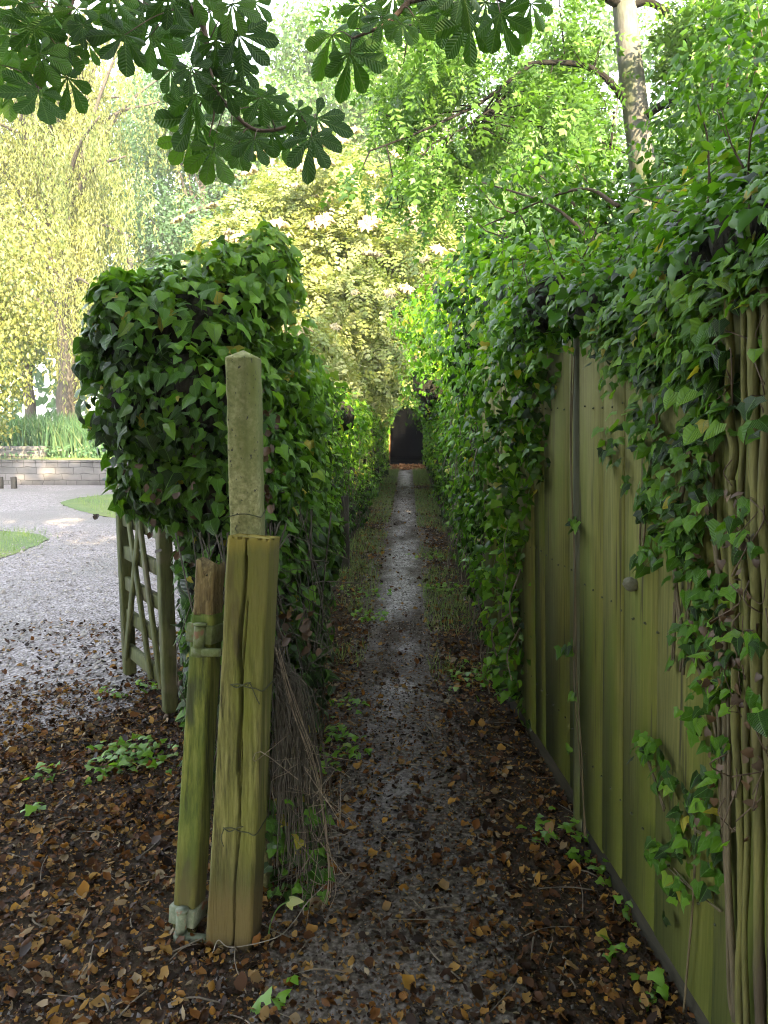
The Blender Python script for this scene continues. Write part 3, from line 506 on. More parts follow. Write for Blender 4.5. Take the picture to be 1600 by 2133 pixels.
# ------------------------------------------------------------------ open field gate and its posts
gt = empty('wooden_gate', (-1.5, 4.0, 0), 'weathered five bar wooden gate standing open beside the gravel drive', 'gate')
G0 = np.array([-1.275, 3.78, .03]); G1 = np.array([-1.715, 4.36, .03]); gd = nrm(G1-G0); gs = np.array([gd[1], -gd[0], 0]); up = np.array([0, 0, 1.])
Lg = np.linalg.norm(G1-G0)
def gp(u, z): return G0+gd*u*Lg+up*z
mb = MB(); mb.beam(gp(0, .0), gp(0, 1.06), .072, .065, gs, .006); mb.build('stile', M['gatewood'], gt)
mb = MB(); mb.beam(gp(1, .0), gp(1, 1.17), .07, .065, gs, .006); mb.build('stile', M['gatewood'], gt)
for z, h in ((.16, .085), (.38, .08), (.58, .08), (.77, .08), (.98, .10)):
    mb = MB(); mb.beam(gp(.04, z), gp(.97, z), h, .03, up, .004); mb.build('rail', M['gatewood'], gt)
for a, b in (((.42, 1.0), (.95, .12)), ((.42, 1.0), (.06, .12)), ((.70, 1.0), (.30, .12))):
    mb = MB(); mb.beam(gp(*a)-gs*.03, gp(*b)-gs*.03, .05, .02, gd, .003); mb.build('brace', M['gatewood'], gt)
mb = MB(); mb.beam(gp(-.02, .965)-gs*.022, gp(.25, .965)-gs*.022, .055, .006, up, .001)
mb.build('strap_hinge', M['iron_grey'], gt)
mb = MB(); mb.beam((-1.09, 3.86, -.05), (-1.095, 3.88, 1.2), .08, .08); 
tag(mb.build('gate_post', M['gatewood']), 'dark square post half hidden in the ivy next to the gate', 'post')
mb = MB(); mb.tube(spline([atZ(345, 1505)+up*.01, atZ(362, 1480)+up*.05, atZ(385, 1440)+up*.11], 10), [.018]*5+[.015]*5, 8)
tag(mb.build('fallen_branch', M['twig']), 'short dead branch leaning on the ground at the gate foot', 'branch')

# ------------------------------------------------------------------ fence on the right
def fx(Y, z): return .672+(2.65-Y)*.105-.034*z
def fence_panel(y0, y1, xoff, label, slit, post=True):
    r_ = random.Random(int(y0*10)); t = empty('board_fence', (fx((y0+y1)/2, 0)+xoff, (y0+y1)/2, 0), label, 'fence panel', 'fence panels along the path')
    mb = MB(); y = y1; first = True
    while y > y0+.02:
        wd = r_.choice((.17, .24, .28, .34)); yb = max(y0, y-wd); k = r_.choice((0, .001, .002, .004)); zt = 1.9+r_.uniform(-.006, .006); zb = .085+r_.uniform(-.012, .012)
        segs = [(zb, zt, 0)] if not (first and slit) else [(zb, 1.135, 0), (1.135, 1.20, .016), (1.20, 1.275, 0), (1.275, 1.415, .016), (1.415, zt, 0)]
        for a, b, cut in segs:
            ya = y-cut-.0022; f = []
            for (Y_, zz, dx) in ((ya, a, 0), (yb, a, -.0006), (yb, b, -.0006), (ya, b, 0)): f.append((fx(Y_, zz)+xoff+k+dx, Y_, zz))
            q = np.array(f); mb.add(np.concatenate([q, q+np.array([.014, 0, 0])]), [(0, 1, 2, 3), (7, 6, 5, 4), (0, 4, 5, 1), (1, 5, 6, 2), (2, 6, 7, 3), (3, 7, 4, 0)])
        y = yb; first = False
    nf = len(mb.Z)
    for y_ in np.arange(y0+.05, y1, .085):
        for z in (.36, 1.0, 1.64): mb.beam((fx(y_, z)+xoff-.0035, y_, z+r_.uniform(-.01, .01)), (fx(y_, z)+xoff+.012, y_, z), .006, .006, up, .001)
    o = mb.build('board_panel', M['fence'], t); o.data.materials.append(M['wire']); mi = np.zeros(len(mb.Z), np.int32); mi[nf:] = 1; o.data.polygons.foreach_set('material_index', mi)
    for z in (.35, 1.0, 1.65): mb = MB(); mb.beam((fx(y0+.02, z)+xoff+.048, y0+.02, z), (fx(y1-.03, z)+xoff+.048, y1-.03, z), .07, .03, up); mb.build('rail', M['fence'], t)
    mb = MB(); mb.beam((fx(y0, .05)+xoff+.02, y0, .04), (fx(y1, .05)+xoff+.02, y1, .04), .16, .022, up); mb.build('gravel_board', M['darkboard'], t)
    return t
fence_panel(.80, 2.70, 0, 'nearest tall green fence panel with ivy hanging down its boards', False)
fence_panel(2.74, 4.55, .03, 'darker recessed fence panel running into the ivy hedge', False)
fp = MB(); fp.beam((fx(2.72, 0)+.006, 2.728, -.1), (fx(2.72, 1.9)+.006, 2.728, 1.9), .03, .03, (1, 0, 0), .006); tag(fp.build('fence_post', M['fencepost']), 'slim grey upright between the near and far fence panels', 'fence post')
mb = MB(); c = atY(1325, 1222, 2.17); bm = bmesh.new(); bmesh.ops.create_icosphere(bm, subdivisions=3, radius=1); V = np.array([v.co[:] for v in bm.verts]); f = [[v.index for v in p.verts] for p in bm.faces]; bm.free()
V = V*np.array([.024, .018, .02])*(1+.25*lump(V, 3.))[:, None]; mb.add(V+np.array([fx(2.2, c[2])-.008, 2.2, c[2]]), f); tag(mb.build('bracket_fungus', M['fungus']), 'pale grey knobbly lump stuck on the nearest fence panel', 'fungus')

# ------------------------------------------------------------------ ivy hedge on the left
def P3(px, py, Y): return atY(px, py, Y)
def stems_in(mb, pts_fn, n, rad, seg=8):
    for _ in range(n): mb.tube(spline(pts_fn(), seg), rng.uniform(*rad), 5)
hl = empty('ivy_hedge', (-.8, 4.5, 0), 'bushy left ivy hedge with a tall tuft rising behind the concrete post', 'ivy hedge', 'ivy hedges along the path')
bl = Blobs()
for px, py, Y, r in ((300, 700, 2.78, .2), (410, 700, 2.8, .22), (485, 650, 2.9, .2), (556, 500, 2.95, .06), (553, 525, 2.95, .09), (545, 560, 2.95, .12), (530, 595, 2.95, .15), (575, 690, 3.0, .11), (455, 565, 2.9, .1), (350, 610, 2.8, .12), (400, 600, 2.85, .12), (260, 650, 2.75, .12), (238, 600, 2.72, .06), (215, 720, 2.72, .08), (195, 745, 2.7, .06), (300, 830, 2.8, .2), (420, 830, 2.8, .28), (275, 880, 2.75, .1), (340, 990, 2.8, .17), (440, 1000, 2.85, .25), (295, 1020, 2.8, .07), (425, 1150, 2.85, .14), (440, 1280, 2.9, .12), (425, 1230, 2.92, .13), (432, 1380, 2.92, .14), (432, 1500, 2.9, .13), (440, 1600, 2.86, .12), (395, 1115, 2.85, .09), (375, 1090, 2.85, .07), (405, 1330, 2.95, .08), (402, 1440, 2.95, .08)): bl.add(P3(px, py, Y), r)
for Y in np.arange(2.95, 4.6, .28):
    for z in (.55, .95, 1.35, 1.7): bl.add((-.74+.03*rng.normal()-.06*(z > 1.2), Y, z+rng.normal()*.05), (.24+.06*(z > 1.2), .3, .30))
bl.add((-.68, 2.9, 1.3), (.18, .3, .4)); bl.add((-.62, 2.85, .75), (.18, .3, .4)); bl.add((-.72, 3.1, 1.75), (.18, .35, .22)); bl.add((-.72, 3.5, 1.8), (.16, .4, .16))
bl.add((-.6, 3.3, .45), (.2, .5, .35)); bl.add((-.62, 3.7, .8), (.2, .5, .5))
lv = Leaves()
P, N_ = bl.sample(20000, .68, 1.22, .7, bump=.28); ok = ~((P[:, 2] < 1.17) & (P[:, 0] < -1500/1540*.0-.318*P[:, 1]-.0)); P, N_ = P[ok], N_[ok]; vis = (P[:, 1] < 4.4); zf = P[:, 2]
bright = np.clip(.24+.33*(zf-1.0)+.25*N_[:, 2]+.28*lump(P, 4.)+rng.normal(0, .2, len(P)), 0, 1)  # leaf colour carries light from above: paler with height and upward facing
low = (zf < .9) & (rng.uniform(0, 1, len(P)) < .1); P, N_, bright = P[~low], N_[~low], bright[~low]
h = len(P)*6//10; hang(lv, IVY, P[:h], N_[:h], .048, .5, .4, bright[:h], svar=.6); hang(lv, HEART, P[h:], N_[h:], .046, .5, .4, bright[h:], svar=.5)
# sprigs standing out from the outline
mbs = MB()
def sprig(a, b, n, size, rv=None, tpl=HEART, lset=None):
    Q = spline([a, (np.asarray(a)+b)/2+rnd(1, .02)[0], b], max(n, 4)); mbs.tube(Q, np.linspace(.003, .0015, len(Q)), 4)
    i = rng.integers(0, len(Q), n); q = Q[i]+rnd(n, size*.35); hang(lset or lv, tpl, q, rnd(n, 1)+np.array([0, -.6, .2]), size, .4, .3, rng.uniform(.1, .7, n) if rv is None else rv)
for _ in range(60):
    i_ = rng.integers(len(P)); q = P[i_]
    if q[2] > 1.25: sprig(q, q+N_[i_]*rng.uniform(.05, .14)+np.array([0, 0, rng.uniform(0, .07)]), rng.integers(4, 9), rng.uniform(.03, .055), None, HEART if rng.uniform() < .6 else IVY)
for a, b, n in (((260, 660, 2.72), (215, 565, 2.7), 16), ((260, 700, 2.72), (175, 700, 2.7), 14), ((250, 760, 2.72), (172, 770, 2.7), 16), ((270, 860, 2.75), (212, 860, 2.7), 10), ((280, 930, 2.75), (218, 905, 2.7), 9), ((300, 980, 2.78), (232, 970, 2.74), 11), ((330, 1000, 2.8), (240, 1030, 2.76), 12), ((330, 1040, 2.8), (262, 1040, 2.78), 10), ((530, 560, 2.95), (560, 480, 2.95), 16), ((300, 620, 2.75), (290, 580, 2.75), 8), ((260, 650, 2.72), (240, 560, 2.72), 12), ((570, 640, 3), (592, 610, 3.05), 8), ((480, 580, 2.9), (500, 545, 2.9), 8), ((380, 600, 2.85), (330, 575, 2.8), 7), ((240, 690, 2.72), (195, 640, 2.7), 8)): sprig(P3(*a), P3(*b), n, .058)
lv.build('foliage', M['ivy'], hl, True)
lv2 = Leaves(); q = np.concatenate([P3(395, 585, 2.8)+rnd(14, .025), P3(545, 1030, 2.6)+rnd(14, .03), P3(555, 900, 2.7)+rnd(16, .012)*np.array([1, 1, 8]), P3(400, 1130, 2.8)+rnd(30, .05), P3(390, 1000, 2.72)+rnd(50, .1), P3(630, 1290, 2.6)+rnd(30, .05)]); hang(lv2, CURL, q, np.tile([0, -1, .2], (len(q), 1)), .034, .8); lv2.build('dead_foliage', M['dead_leaf'], hl)
core = MB(); bl.core(core, .70); core.build('thicket', M['core'], hl)
for _ in range(150):
    x = rng.uniform(-.68, -.42); y = rng.uniform(2.45, 3.6); mbs.tube(spline([(x, y, 0), (x+rng.normal()*.05, y, .3), (x-.03+rng.normal()*.07, y+rng.normal()*.08, .7), (x-.08+rng.normal()*.07, y+.05, 1.2)], 12), rng.uniform(.0015, .004), 4)
for _ in range(60):
    p = P3(rng.uniform(560, 690), rng.uniform(1150, 1600), rng.uniform(2.5, 3.1)); mbs.tube(spline([p, p+rnd(1, .07)[0], p+rnd(1, .12)[0]+DOWN*.08], 8), rng.uniform(.001, .0025), 4)
mbs.build('stem_tangle', M['deadstem'], hl)
# bundle of dead stems and wire netting trailing from the post
tg = empty('dead_stem_bundle', (-.4, 2.35, 0), 'grey bundle of dead creeper stems fanning down from the cracked post', 'dead stems')
mbs = MB(); T0 = P3(572, 1345, 2.3)
for _ in range(190):
    e = P3(rng.uniform(575, 690), rng.uniform(1640, 1900), rng.uniform(2.15, 2.6)); e[2] = max(e[2], .02); m_ = T0*.55+e*.45+np.array([.015, 0, .10])+rnd(1, .02)[0]
    mbs.tube(spline([T0+rnd(1, .012)[0], T0*.8+m_*.2+rnd(1, .012)[0]+np.array([0, 0, -.04]), m_, e*.85+m_*.15+rnd(1, .018)[0], e], 14), rng.uniform(.0009, .0019), 4)
mbs.build('stem_tangle', M['deadstem'], tg)
mbs = MB()
for _ in range(45):
    e = P3(rng.uniform(590, 700), rng.uniform(1500, 1930), rng.uniform(2.1, 2.4)); e[2] = max(e[2], .01); mbs.tube(spline([e, e+rnd(1, .03)[0]+DOWN*.02, e+rnd(1, .05)[0]+DOWN*.06, e+rnd(1, .06)[0]+DOWN*.1], 10), rng.uniform(.0007, .0014), 4)
for k in range(5):
    q = [P3(a+rng.normal()*5, b+rng.normal()*5, 2.2) for a, b in ((578, 1350), (612, 1480), (655, 1600), (675, 1720), (690, 1850), (670, 1900))]; mbs.tube(spline(q, 26), .0014, 4)
mbs.build('tendril_tangle', M['pale_twig'], tg)
lv = Leaves(); q = np.stack([P3(rng.uniform(550, 680), rng.uniform(1660, 1880), rng.uniform(2.2, 2.6)) for _ in range(140)]); q[:, 2] = np.maximum(q[:, 2], .02); hang(lv, IVY, q, np.tile([.2, -1, .4], (len(q), 1)), .04, .5, .4, rng.uniform(0, .5, len(q))); lv.build('foliage', M['ivy'], tg)
mb = MB(); mb.tube(spline([P3(443, 1985, 1.99), P3(455, 1958, 2.0), P3(475, 1972, 1.99), P3(520, 1968, 2.0), P3(580, 1950, 2.04), P3(612, 1920, 2.1), P3(640, 1880, 2.15), P3(680, 1840, 2.2)], 40), .0016, 6)
tag(mb.build('loose_wire', M['palewire']), 'pale grey wire looped round the foot of the cracked timber post', 'wire')
mb = MB(); b = P3(560, 1945, 2.06); Q = spline([b, P3(565, 1920, 2.08), P3(580, 1890, 2.08), P3(603, 1876, 2.08)], 12); mb.tube(Q, .0024, 5); sd_ = empty('seedling', b, 'single pale yellow green leaf on a bent stalk beside the cracked post', 'seedling'); mb.build('stalk', M['grass'], sd_)
lv = Leaves(); lv.add(HEART, np.array([Q[-1], Q[-1]]), np.array([[0, -.5, .9], [.3, -.8, .3]]), np.array([[1, 0, -.05], [.6, -.2, -.7]]), np.array([.045, .03]), np.array([.95, .9])); lv.build('leaf', M['grass'], sd_)

# farther hedge on the left
hf = empty('leafy_hedge', (-1.0, 12, 0), 'low leafy hedge on the left running back to the dark doorway', 'hedge', 'hedges at the far end')
bl = Blobs(); 
for Y in np.concatenate([np.arange(4.6, 9, .42), np.arange(9, 25, .8)]):
    for z in (.35, .8, 1.2, 1.58):
        z = z*(1+.15*np.clip((9-Y)/4.4, 0, 1))
        if Y < 9 and z < .5: bl.add((-1.02+.04*rng.normal(), Y, z), (.3, .4, .35)); continue
        bl.add((-1.1+.06*rng.normal()+.04*(z > 1), Y, z+.05*rng.normal()), (.42, .42 if Y < 9 else .8, .30+.02*rng.normal()))
P, N_ = bl.sample(38000, .8, 1.1, .76, lambda c: 1/np.maximum(c[:, 1]-2, 2)); keep = (N_[:, 0] > -.5) | (P[:, 2] > 1.6); P, N_ = P[keep], N_[keep]
lv = Leaves(); sz = .034+.0035*(P[:, 1]-4); b = np.clip(.38+.25*(P[:, 2]-1)+.42*lump(P, 2.5)+rng.normal(0, .2, len(P)), 0, 1); h = len(P)//3  # brighter tops and shadow pockets put into the far hedge leaf colour
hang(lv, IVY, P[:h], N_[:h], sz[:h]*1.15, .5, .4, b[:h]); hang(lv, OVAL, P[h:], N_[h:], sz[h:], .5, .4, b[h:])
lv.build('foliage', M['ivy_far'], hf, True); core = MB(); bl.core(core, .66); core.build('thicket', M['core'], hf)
mbs = MB()
for _ in range(140):
    y = rng.uniform(4.4, 14); x = -.66-.05*rng.uniform(); z = rng.uniform(.05, 1.3); mbs.tube(spline([(x, y, z), (x+.05, y+rng.normal()*.1, z+.12), (x+.03, y+rng.normal()*.2, z+.2+rng.normal()*.1)], 7), rng.uniform(.0015, .004), 4)
mbs.build('stem_tangle', M['deadstem'], hf)
mb = MB(); mb.beam((-.66, 7.75, -.05), (-.665, 7.75, .78), .08, .08); tag(mb.build('wooden_stake', M['bark']), 'dark short wooden stake at the foot of the left hedge', 'stake')

# ------------------------------------------------------------------ ivy hedge on the right
hr = empty('ivy_hedge', (.95, 8, 0), 'long right ivy hedge bulging over the path beyond the fence panels', 'ivy hedge', 'ivy hedges along the path')
bl = Blobs()
for Y in np.concatenate([np.arange(3.75, 9, .4), np.arange(9, 25, .75)]):
    k = .0 if Y > 4.2 else .08
    for z in (.12, .5, .95, 1.4, 1.8, 2.1):
        bl.add((.90+k+.05*rng.normal()+(.06 if z < .6 else 0)+(-.04 if z > 1.2 else 0)-.03*(Y > 9)+.10*np.clip((Y-13)/8, 0, 1), Y, z+.05*rng.normal()), (.42, .42 if Y < 9 else .75, .32))
for px, py, Y, r in ((845, 660, 9, .2), (880, 690, 8.5, .3), (905, 650, 8, .3), (895, 740, 9.5, .3), (950, 630, 7, .35), (940, 720, 8, .4), (1000, 600, 5.5, .35), (1010, 530, 5.2, .2), (1060, 640, 5, .4), (985, 480, 5.0, .05), (900, 800, 11, .5), (1120, 620, 4, .3), (1050, 720, 5, .4), (990, 690, 6, .4), (905, 850, 16, .6), (900, 790, 14, .5)): bl.add(P3(px, py, Y), r)
for px, py, Y, r in ((1080, 800, 3.6, .22), (1120, 720, 3.3, .2), (1130, 850, 3.3, .14), (1090, 930, 3.5, .2), (1070, 1060, 3.6, .16), (1050, 1180, 3.8, .17), (1060, 1300, 3.75, .13), (1060, 1400, 3.75, .12), (1140, 950, 3.25, .1), (1150, 760, 3.1, .1)): bl.add(P3(px, py, Y), r)
P, N_ = bl.sample(52000, .72, 1.12, .7, lambda c: 1/np.maximum(c[:, 1]-2.2, 1.3)); keep = ((N_[:, 0] < .55) | (P[:, 2] > 1.9)) & (P[:, 2] > .02); P, N_ = P[keep], N_[keep]
lv = Leaves(); sz = .046+.0022*(P[:, 1]-4); b = np.clip(.34+.50*lump(P, 3.2)+.12*(P[:, 2]-1)+rng.normal(0, .2, len(P)), 0, 1); h = len(P)*2//3  # lumpy leaf tone paints shadow pockets and highlights over the hedge
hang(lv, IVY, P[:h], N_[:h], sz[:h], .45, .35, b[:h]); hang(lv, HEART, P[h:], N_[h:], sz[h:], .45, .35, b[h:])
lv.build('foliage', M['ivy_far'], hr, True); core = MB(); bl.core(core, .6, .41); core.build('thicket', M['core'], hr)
mbs = MB()
for _ in range(120):
    Y = rng.uniform(3.4, 9); x = .48+rng.normal()*.03; z = rng.uniform(0, 1.8); mbs.tube(spline([(x, Y, z), (x-.02, Y+rng.normal()*.06, z+.12), (x+.03, Y+rng.normal()*.1, z+.28)], 7), rng.uniform(.0015, .005), 4)
lv = Leaves()
for _ in range(160):
    i_ = rng.integers(len(P)); q = P[i_]
    if q[2] > 2.0 and q[1] < 12: sprig(q, q+np.array([rng.normal()*.1-.03, rng.normal()*.1, rng.uniform(.08, .36)]), rng.integers(6, 14), rng.uniform(.03, .05), rng.uniform(.3, 1, 1), OVAL if rng.uniform() < .6 else HEART, lv)
for a, b, n in (((900, 660, 8), (815, 640, 8.5), 24), ((880, 700, 8.5), (835, 690, 8.5), 18), ((1000, 560, 5), (985, 480, 5), 20), ((1010, 560, 5), (1030, 500, 5), 16), ((900, 760, 9), (858, 770, 9), 16), ((1080, 540, 4.5), (1000, 560, 4.5), 20), ((950, 640, 7), (860, 620, 7), 20)): sprig(P3(*a), P3(*b), n, .075, rng.uniform(.2, .8, n), HEART, lv)
lv.build('shoot_growth', M['ivy_far'], hr); mbs.build('stem_tangle', M['pale_twig'], hr)

# ------------------------------------------------------------------ ivy and vines on the near fence
iv = empty('climbing_ivy', (.66, 2.2, 0), 'dark climbing ivy trailing from the top of the nearest fence panel', 'ivy')
def onfence(px, py, off=.02):
    d = ray(px, py); lo, hi = .3, 6.
    for _ in range(40):
        m_ = (lo+hi)/2; p = O_+d*m_/d[1]
        if p[0] > fx(p[1], p[2])-off: hi = m_
        else: lo = m_
    return O_+d*lo/d[1]
lv = Leaves(); FN = np.array([-1., -.25, .15])
for px, py, rx, ry, n, o in ((1290, 740, 40, 25, 40, .03), (1350, 750, 60, 40, 90, .05), (1430, 740, 60, 60, 110, .06), (1480, 830, 40, 80, 80, .05), (1400, 800, 60, 40, 55, .05), (1330, 880, 40, 40, 26, .03), (1270, 930, 22, 35, 14, .03), (1380, 930, 60, 40, 50, .04), (1440, 950, 40, 60, 40, .04), (1350, 1030, 40, 40, 40, .03), (1420, 1050, 50, 50, 55, .04), (1400, 1110, 50, 45, 45, .035), (1440, 1180, 40, 50, 34, .035), (1340, 1150, 22, 30, 14, .02), (1480, 1280, 35, 70, 46, .04), (1430, 1340, 25, 60, 20, .03), (1500, 1400, 30, 60, 30, .04), (1450, 1480, 30, 60, 18, .03), (1490, 1560, 30, 60, 18, .03), (1340, 1550, 25, 22, 20, .04), (1380, 1600, 22, 35, 14, .03), (1440, 1660, 45, 50, 30, .03), (1430, 1760, 40, 40, 20, .03), (1370, 1780, 30, 25, 12, .03), (1490, 1800, 30, 60, 14, .03), (1400, 1860, 30, 40, 14, .03), (1185, 1350, 18, 12, 12, .03), (1195, 1440, 8, 10, 4, .02), (1200, 1090, 12, 18, 8, .02), (1190, 1560, 10, 8, 3, .02), (1570, 900, 30, 60, 6, .12), (1530, 1100, 40, 50, 12, .12), (1580, 1450, 14, 30, 5, .1), (1560, 1330, 30, 30, 8, .1)):
    q = np.array([onfence(px+np.clip(rng.normal(), -2, 2)*rx*.6, py+np.clip(rng.normal(), -2, 2)*ry*.6, o*rng.uniform(.3, 1.3)) for _ in range(n)]); k = np.clip(rng.normal(.35, .28, n), 0, 1)
    hang(lv, IVY if n % 2 == 0 else HEART, q, np.tile(FN, (n, 1)), .038, .5, .3, k)
for _ in range(1000):
    y_ = rng.uniform(.9, 2.46); z_ = 1.93-abs(rng.normal())*(.05+.06*(lump(np.array([[y_*2, 0, 0]]), 3.)[0]+.5)); q = np.array([[fx(y_, z_)-rng.uniform(.01, .07), y_, z_]]); hang(lv, IVY if _ % 2 else HEART, q, FN[None], .035, .55, .5, np.clip(rng.normal(.5, .28, 1), 0, 1))
for px, py in ((1405, 815), (1440, 810), (1450, 890), (1500, 880)): q = np.array([onfence(px, py, .07)]); lv.add(HEART, q, np.array([[-.6, -.6, .5]]), np.array([[-.5, 0, -.8]]), np.array([.05]), np.array([.78]))
lv.build('foliage', M['ivy'], iv, True)
mbs = MB()
for pl, rd in (([(1425, 700), (1440, 900), (1405, 1100), (1420, 1300), (1480, 1450), (1500, 1650), (1510, 1850), (1525, 2060), (1530, 2130)], .006), ([(1490, 720), (1480, 1000), (1500, 1250), (1515, 1500), (1520, 1800), (1530, 2130)], .007), ([(1380, 760), (1370, 900), (1340, 1050), (1335, 1190)], .0035), ([(1335, 1555), (1355, 1600), (1385, 1690)], .003), ([(1405, 1690), (1440, 1720), (1490, 1745), (1540, 1720)], .003), ([(1450, 1700), (1445, 1850), (1430, 2000), (1425, 2110)], .0035), ([(1400, 1810), (1440, 1850), (1500, 1900)], .0025), ([(1195, 740), (1187, 950), (1195, 1200), (1200, 1400), (1207, 1560), (1218, 1740)], .004), ([(1480, 760), (1440, 720), (1460, 680), (1490, 640), (1440, 640), (1430, 700)], .004), ([(1400, 1250), (1402, 1370), (1396, 1390)], .004), ([(1450, 1010), (1430, 1250), (1420, 1400)], .004)):
    for r_ in range(2): mbs.tube(spline([onfence(a+rng.normal()*4, b+rng.normal()*4, .012+rd) for a, b in pl], 40), rd*rng.uniform(.6, 1.1), 6)
mbs.build('stem_tangle', M['stem'], iv)
vn = empty('vine', (.72, 1.55, 0), 'thick mossy bare vine stems climbing the fence at the right edge', 'vine')
for a, b, rd, tw in (((1515, 600), (1530, 1150), .013, 6), ((1528, 1000), (1548, 2400), .011, 5), ((1545, 640), (1560, 2400), .009, 7), ((1572, 640), (1585, 2400), .014, 5), ((1592, 600), (1612, 2400), .013, 6), ((1560, 620), (1572, 1100), .008, 9), ((1625, 600), (1640, 2400), .016, 6), ((1668, 600), (1680, 2400), .014, 6)):
    t = np.linspace(0, 1, 9); q = [onfence(a[0]+(b[0]-a[0])*u+rng.normal()*tw*.55, a[1]+(b[1]-a[1])*u, .02+rd) for u in t]; q = [x if x[2] > -.05 else np.array([x[0], x[1], -.05]) for x in q]
    mb = MB(); Q = spline(q, 60); mb.tube(Q, .85*rd*(1+.2*lump(Q, 25.)+.12*lump(Q, 90.)), 9); mb.build('stem', M['vine'], vn, True)
mbs = MB()
for _ in range(34):
    p = onfence(rng.uniform(1500, 1600), rng.uniform(640, 1700), .05); mbs.tube(spline([p, p+rnd(1, .015)[0]+DOWN*.03, p+rnd(1, .03)[0]+DOWN*.08], 8), rng.uniform(.0009, .0018), 5)
mbs.build('rootlet_tangle', M['twig'], vn)
lv = Leaves(); q = np.array([onfence(rng.choice([1525, 1560, 1480])+rng.normal()*14, rng.uniform(1000, 1750), .05) for _ in range(70)]); hang(lv, HEART, q, np.tile(FN, (len(q), 1)), .022, .8); lv.build('dead_foliage', M['dead_leaf'], vn)

# ivy cap along the top of the fence
ic = empty('ivy_mound', (.9, 2.4, 1.9), 'thick mound of green ivy spilling along the top of the fence', 'ivy')
bl = Blobs()
for Y in np.arange(1.1, 3.6, .22):
    bl.add((fx(Y, 1.9)+.12+.03*rng.normal(), Y, 2.0+.03*rng.normal()), (.18, .22, .13)); bl.add((fx(Y, 1.9)+.4, Y, 2.12+.04*rng.normal()), (.3, .25, .25)); bl.add((fx(Y, 1.9)+.85, Y+.2, 2.2+.05*rng.normal()), (.35, .3, .35))
for px, py, Y, r in ((1230, 660, 2.7, .13), (1300, 640, 2.6, .15), (1160, 640, 3.1, .2), (1400, 640, 2.2, .13), (1480, 570, 2.0, .16), (1560, 540, 1.9, .16), (1590, 470, 2.0, .16)): bl.add(P3(px, py, Y), r)
P, N_ = bl.sample(17000, .7, 1.2, .66, bump=.25); keep = (P[:, 1] > .9); P, N_ = P[keep], N_[keep]; b = np.clip(.42+.45*lump(P, 5.)+rng.normal(0, .2, len(P)), 0, 1); lv = Leaves(); h = len(P)//2
hang(lv, IVY, P[:h], N_[:h], .035, .6, .6, b[:h], .6, .5); hang(lv, HEART, P[h:], N_[h:], .034, .5, .6, b[h:], .6); mbs = MB()
for _ in range(110):
    i_ = rng.integers(len(P)); q = P[i_]
    if q[2] > 1.98: sprig(q, q+np.array([rng.normal()*.06, rng.normal()*.06, rng.uniform(.06, .26)]), rng.integers(6, 14), rng.uniform(.026, .04), rng.uniform(.3, 1, 14)[:1], OVAL if rng.uniform() < .6 else HEART, lv)
lv.build('foliage', M['ivy_top'], ic, True); mbs.build('shoot_growth', M['twig'], ic); core = MB(); bl.core(core, .6); core.build('thicket', M['core'], ic)
mbs = MB()
for _ in range(90):
    p = P[rng.integers(len(P))]; mbs.tube(spline([p, p+rnd(1, .05)[0], p+rnd(1, .09)[0]], 7), rng.uniform(.001, .0025), 4)
mbs.build('stem_tangle', M['pale_twig'], ic)

# ------------------------------------------------------------------ trees and shrubs
def tree(name, label, cat, base, mat, bark, crown, nleaf, tpl, size, trunk_r, group=None, lo=.25, hi=1.08, inner=.3, limbs=14, trunk_top=None, core=False, up=.4, spread=.7, droop=.2, extra=None, bump=.25):
    base = np.asarray(base, float); o = empty(name, base, label, cat, group); mb = MB(); cs = np.array(crown.c)
    top = np.array(trunk_top if trunk_top is not None else [cs[:, 0].mean(), cs[:, 1].mean(), cs[:, 2].mean()+.4*(cs[:, 2].max()-cs[:, 2].mean())])
    if trunk_r > 0:
        Q = branchy(mb, base-np.array([0, 0, .1]), top, trunk_r, trunk_r*.3, 12, .03, 10)
        ids = rng.choice(len(cs), min(limbs, len(cs)), replace=False)
        for i in ids:
            s = Q[rng.integers(3, 11)]; branchy(mb, s, cs[i], trunk_r*.28, trunk_r*.05, 8, .06, 6)
        mb.build('trunk', bark, o, True)
    if nleaf:
        P, N_ = crown.sample(nleaf, lo, hi, inner, bump=bump); lv = Leaves(); b = np.clip(.5+.3*lump(P, 1.3)+rng.normal(0, .25, len(P)), 0, 1)
        hang(lv, tpl, P, N_, size, spread, up, b, droop)
        if extra: extra(lv)
        lv.build('crown', mat, o)
    return o
def crown_blobs(c, rx, ry, rz, n, r, seed=0, shell=.55):
    b = Blobs(); c = np.asarray(c, float)
    for _ in range(n):
        d = nrm(rng.normal(size=3)); f = rng.uniform(shell, 1)**.6; b.add(c+d*f*np.array([rx, ry, rz]), rng.uniform(.7, 1.25)*r*np.array([1.15, 1.15, .8]))
    return b
# elder arching over the path
b = Blobs()
for px, py, Y, r in ((480, 520, 15, .8), (560, 460, 15, .9), (650, 420, 15, 1.0), (740, 420, 15, 1.0), (820, 470, 15, .9), (880, 530, 14.5, .7), (600, 560, 14, .9), (700, 540, 14, 1.0), (800, 560, 14, .9), (900, 590, 14, .5), (650, 640, 13, .8), (740, 640, 13, .8), (830, 660, 13.5, .7), (700, 730, 13, .7), (780, 740, 13, .6), (640, 720, 12, .6), (560, 620, 13.5, .8), (480, 600, 14, .7), (700, 360, 16, .7), (600, 400, 16, .6), (770, 800, 14, .55), (830, 790, 17, .6), (850, 740, 18, .7), (772, 838, 16, .4), (765, 870, 20, .45), (735, 800, 19, .6), (790, 825, 21, .3), (800, 818, 22.5, .3), (690, 790, 12, .5), (930, 640, 15, .5)): b.add(P3(px, py, Y), (r*1.1, r, r*.8))
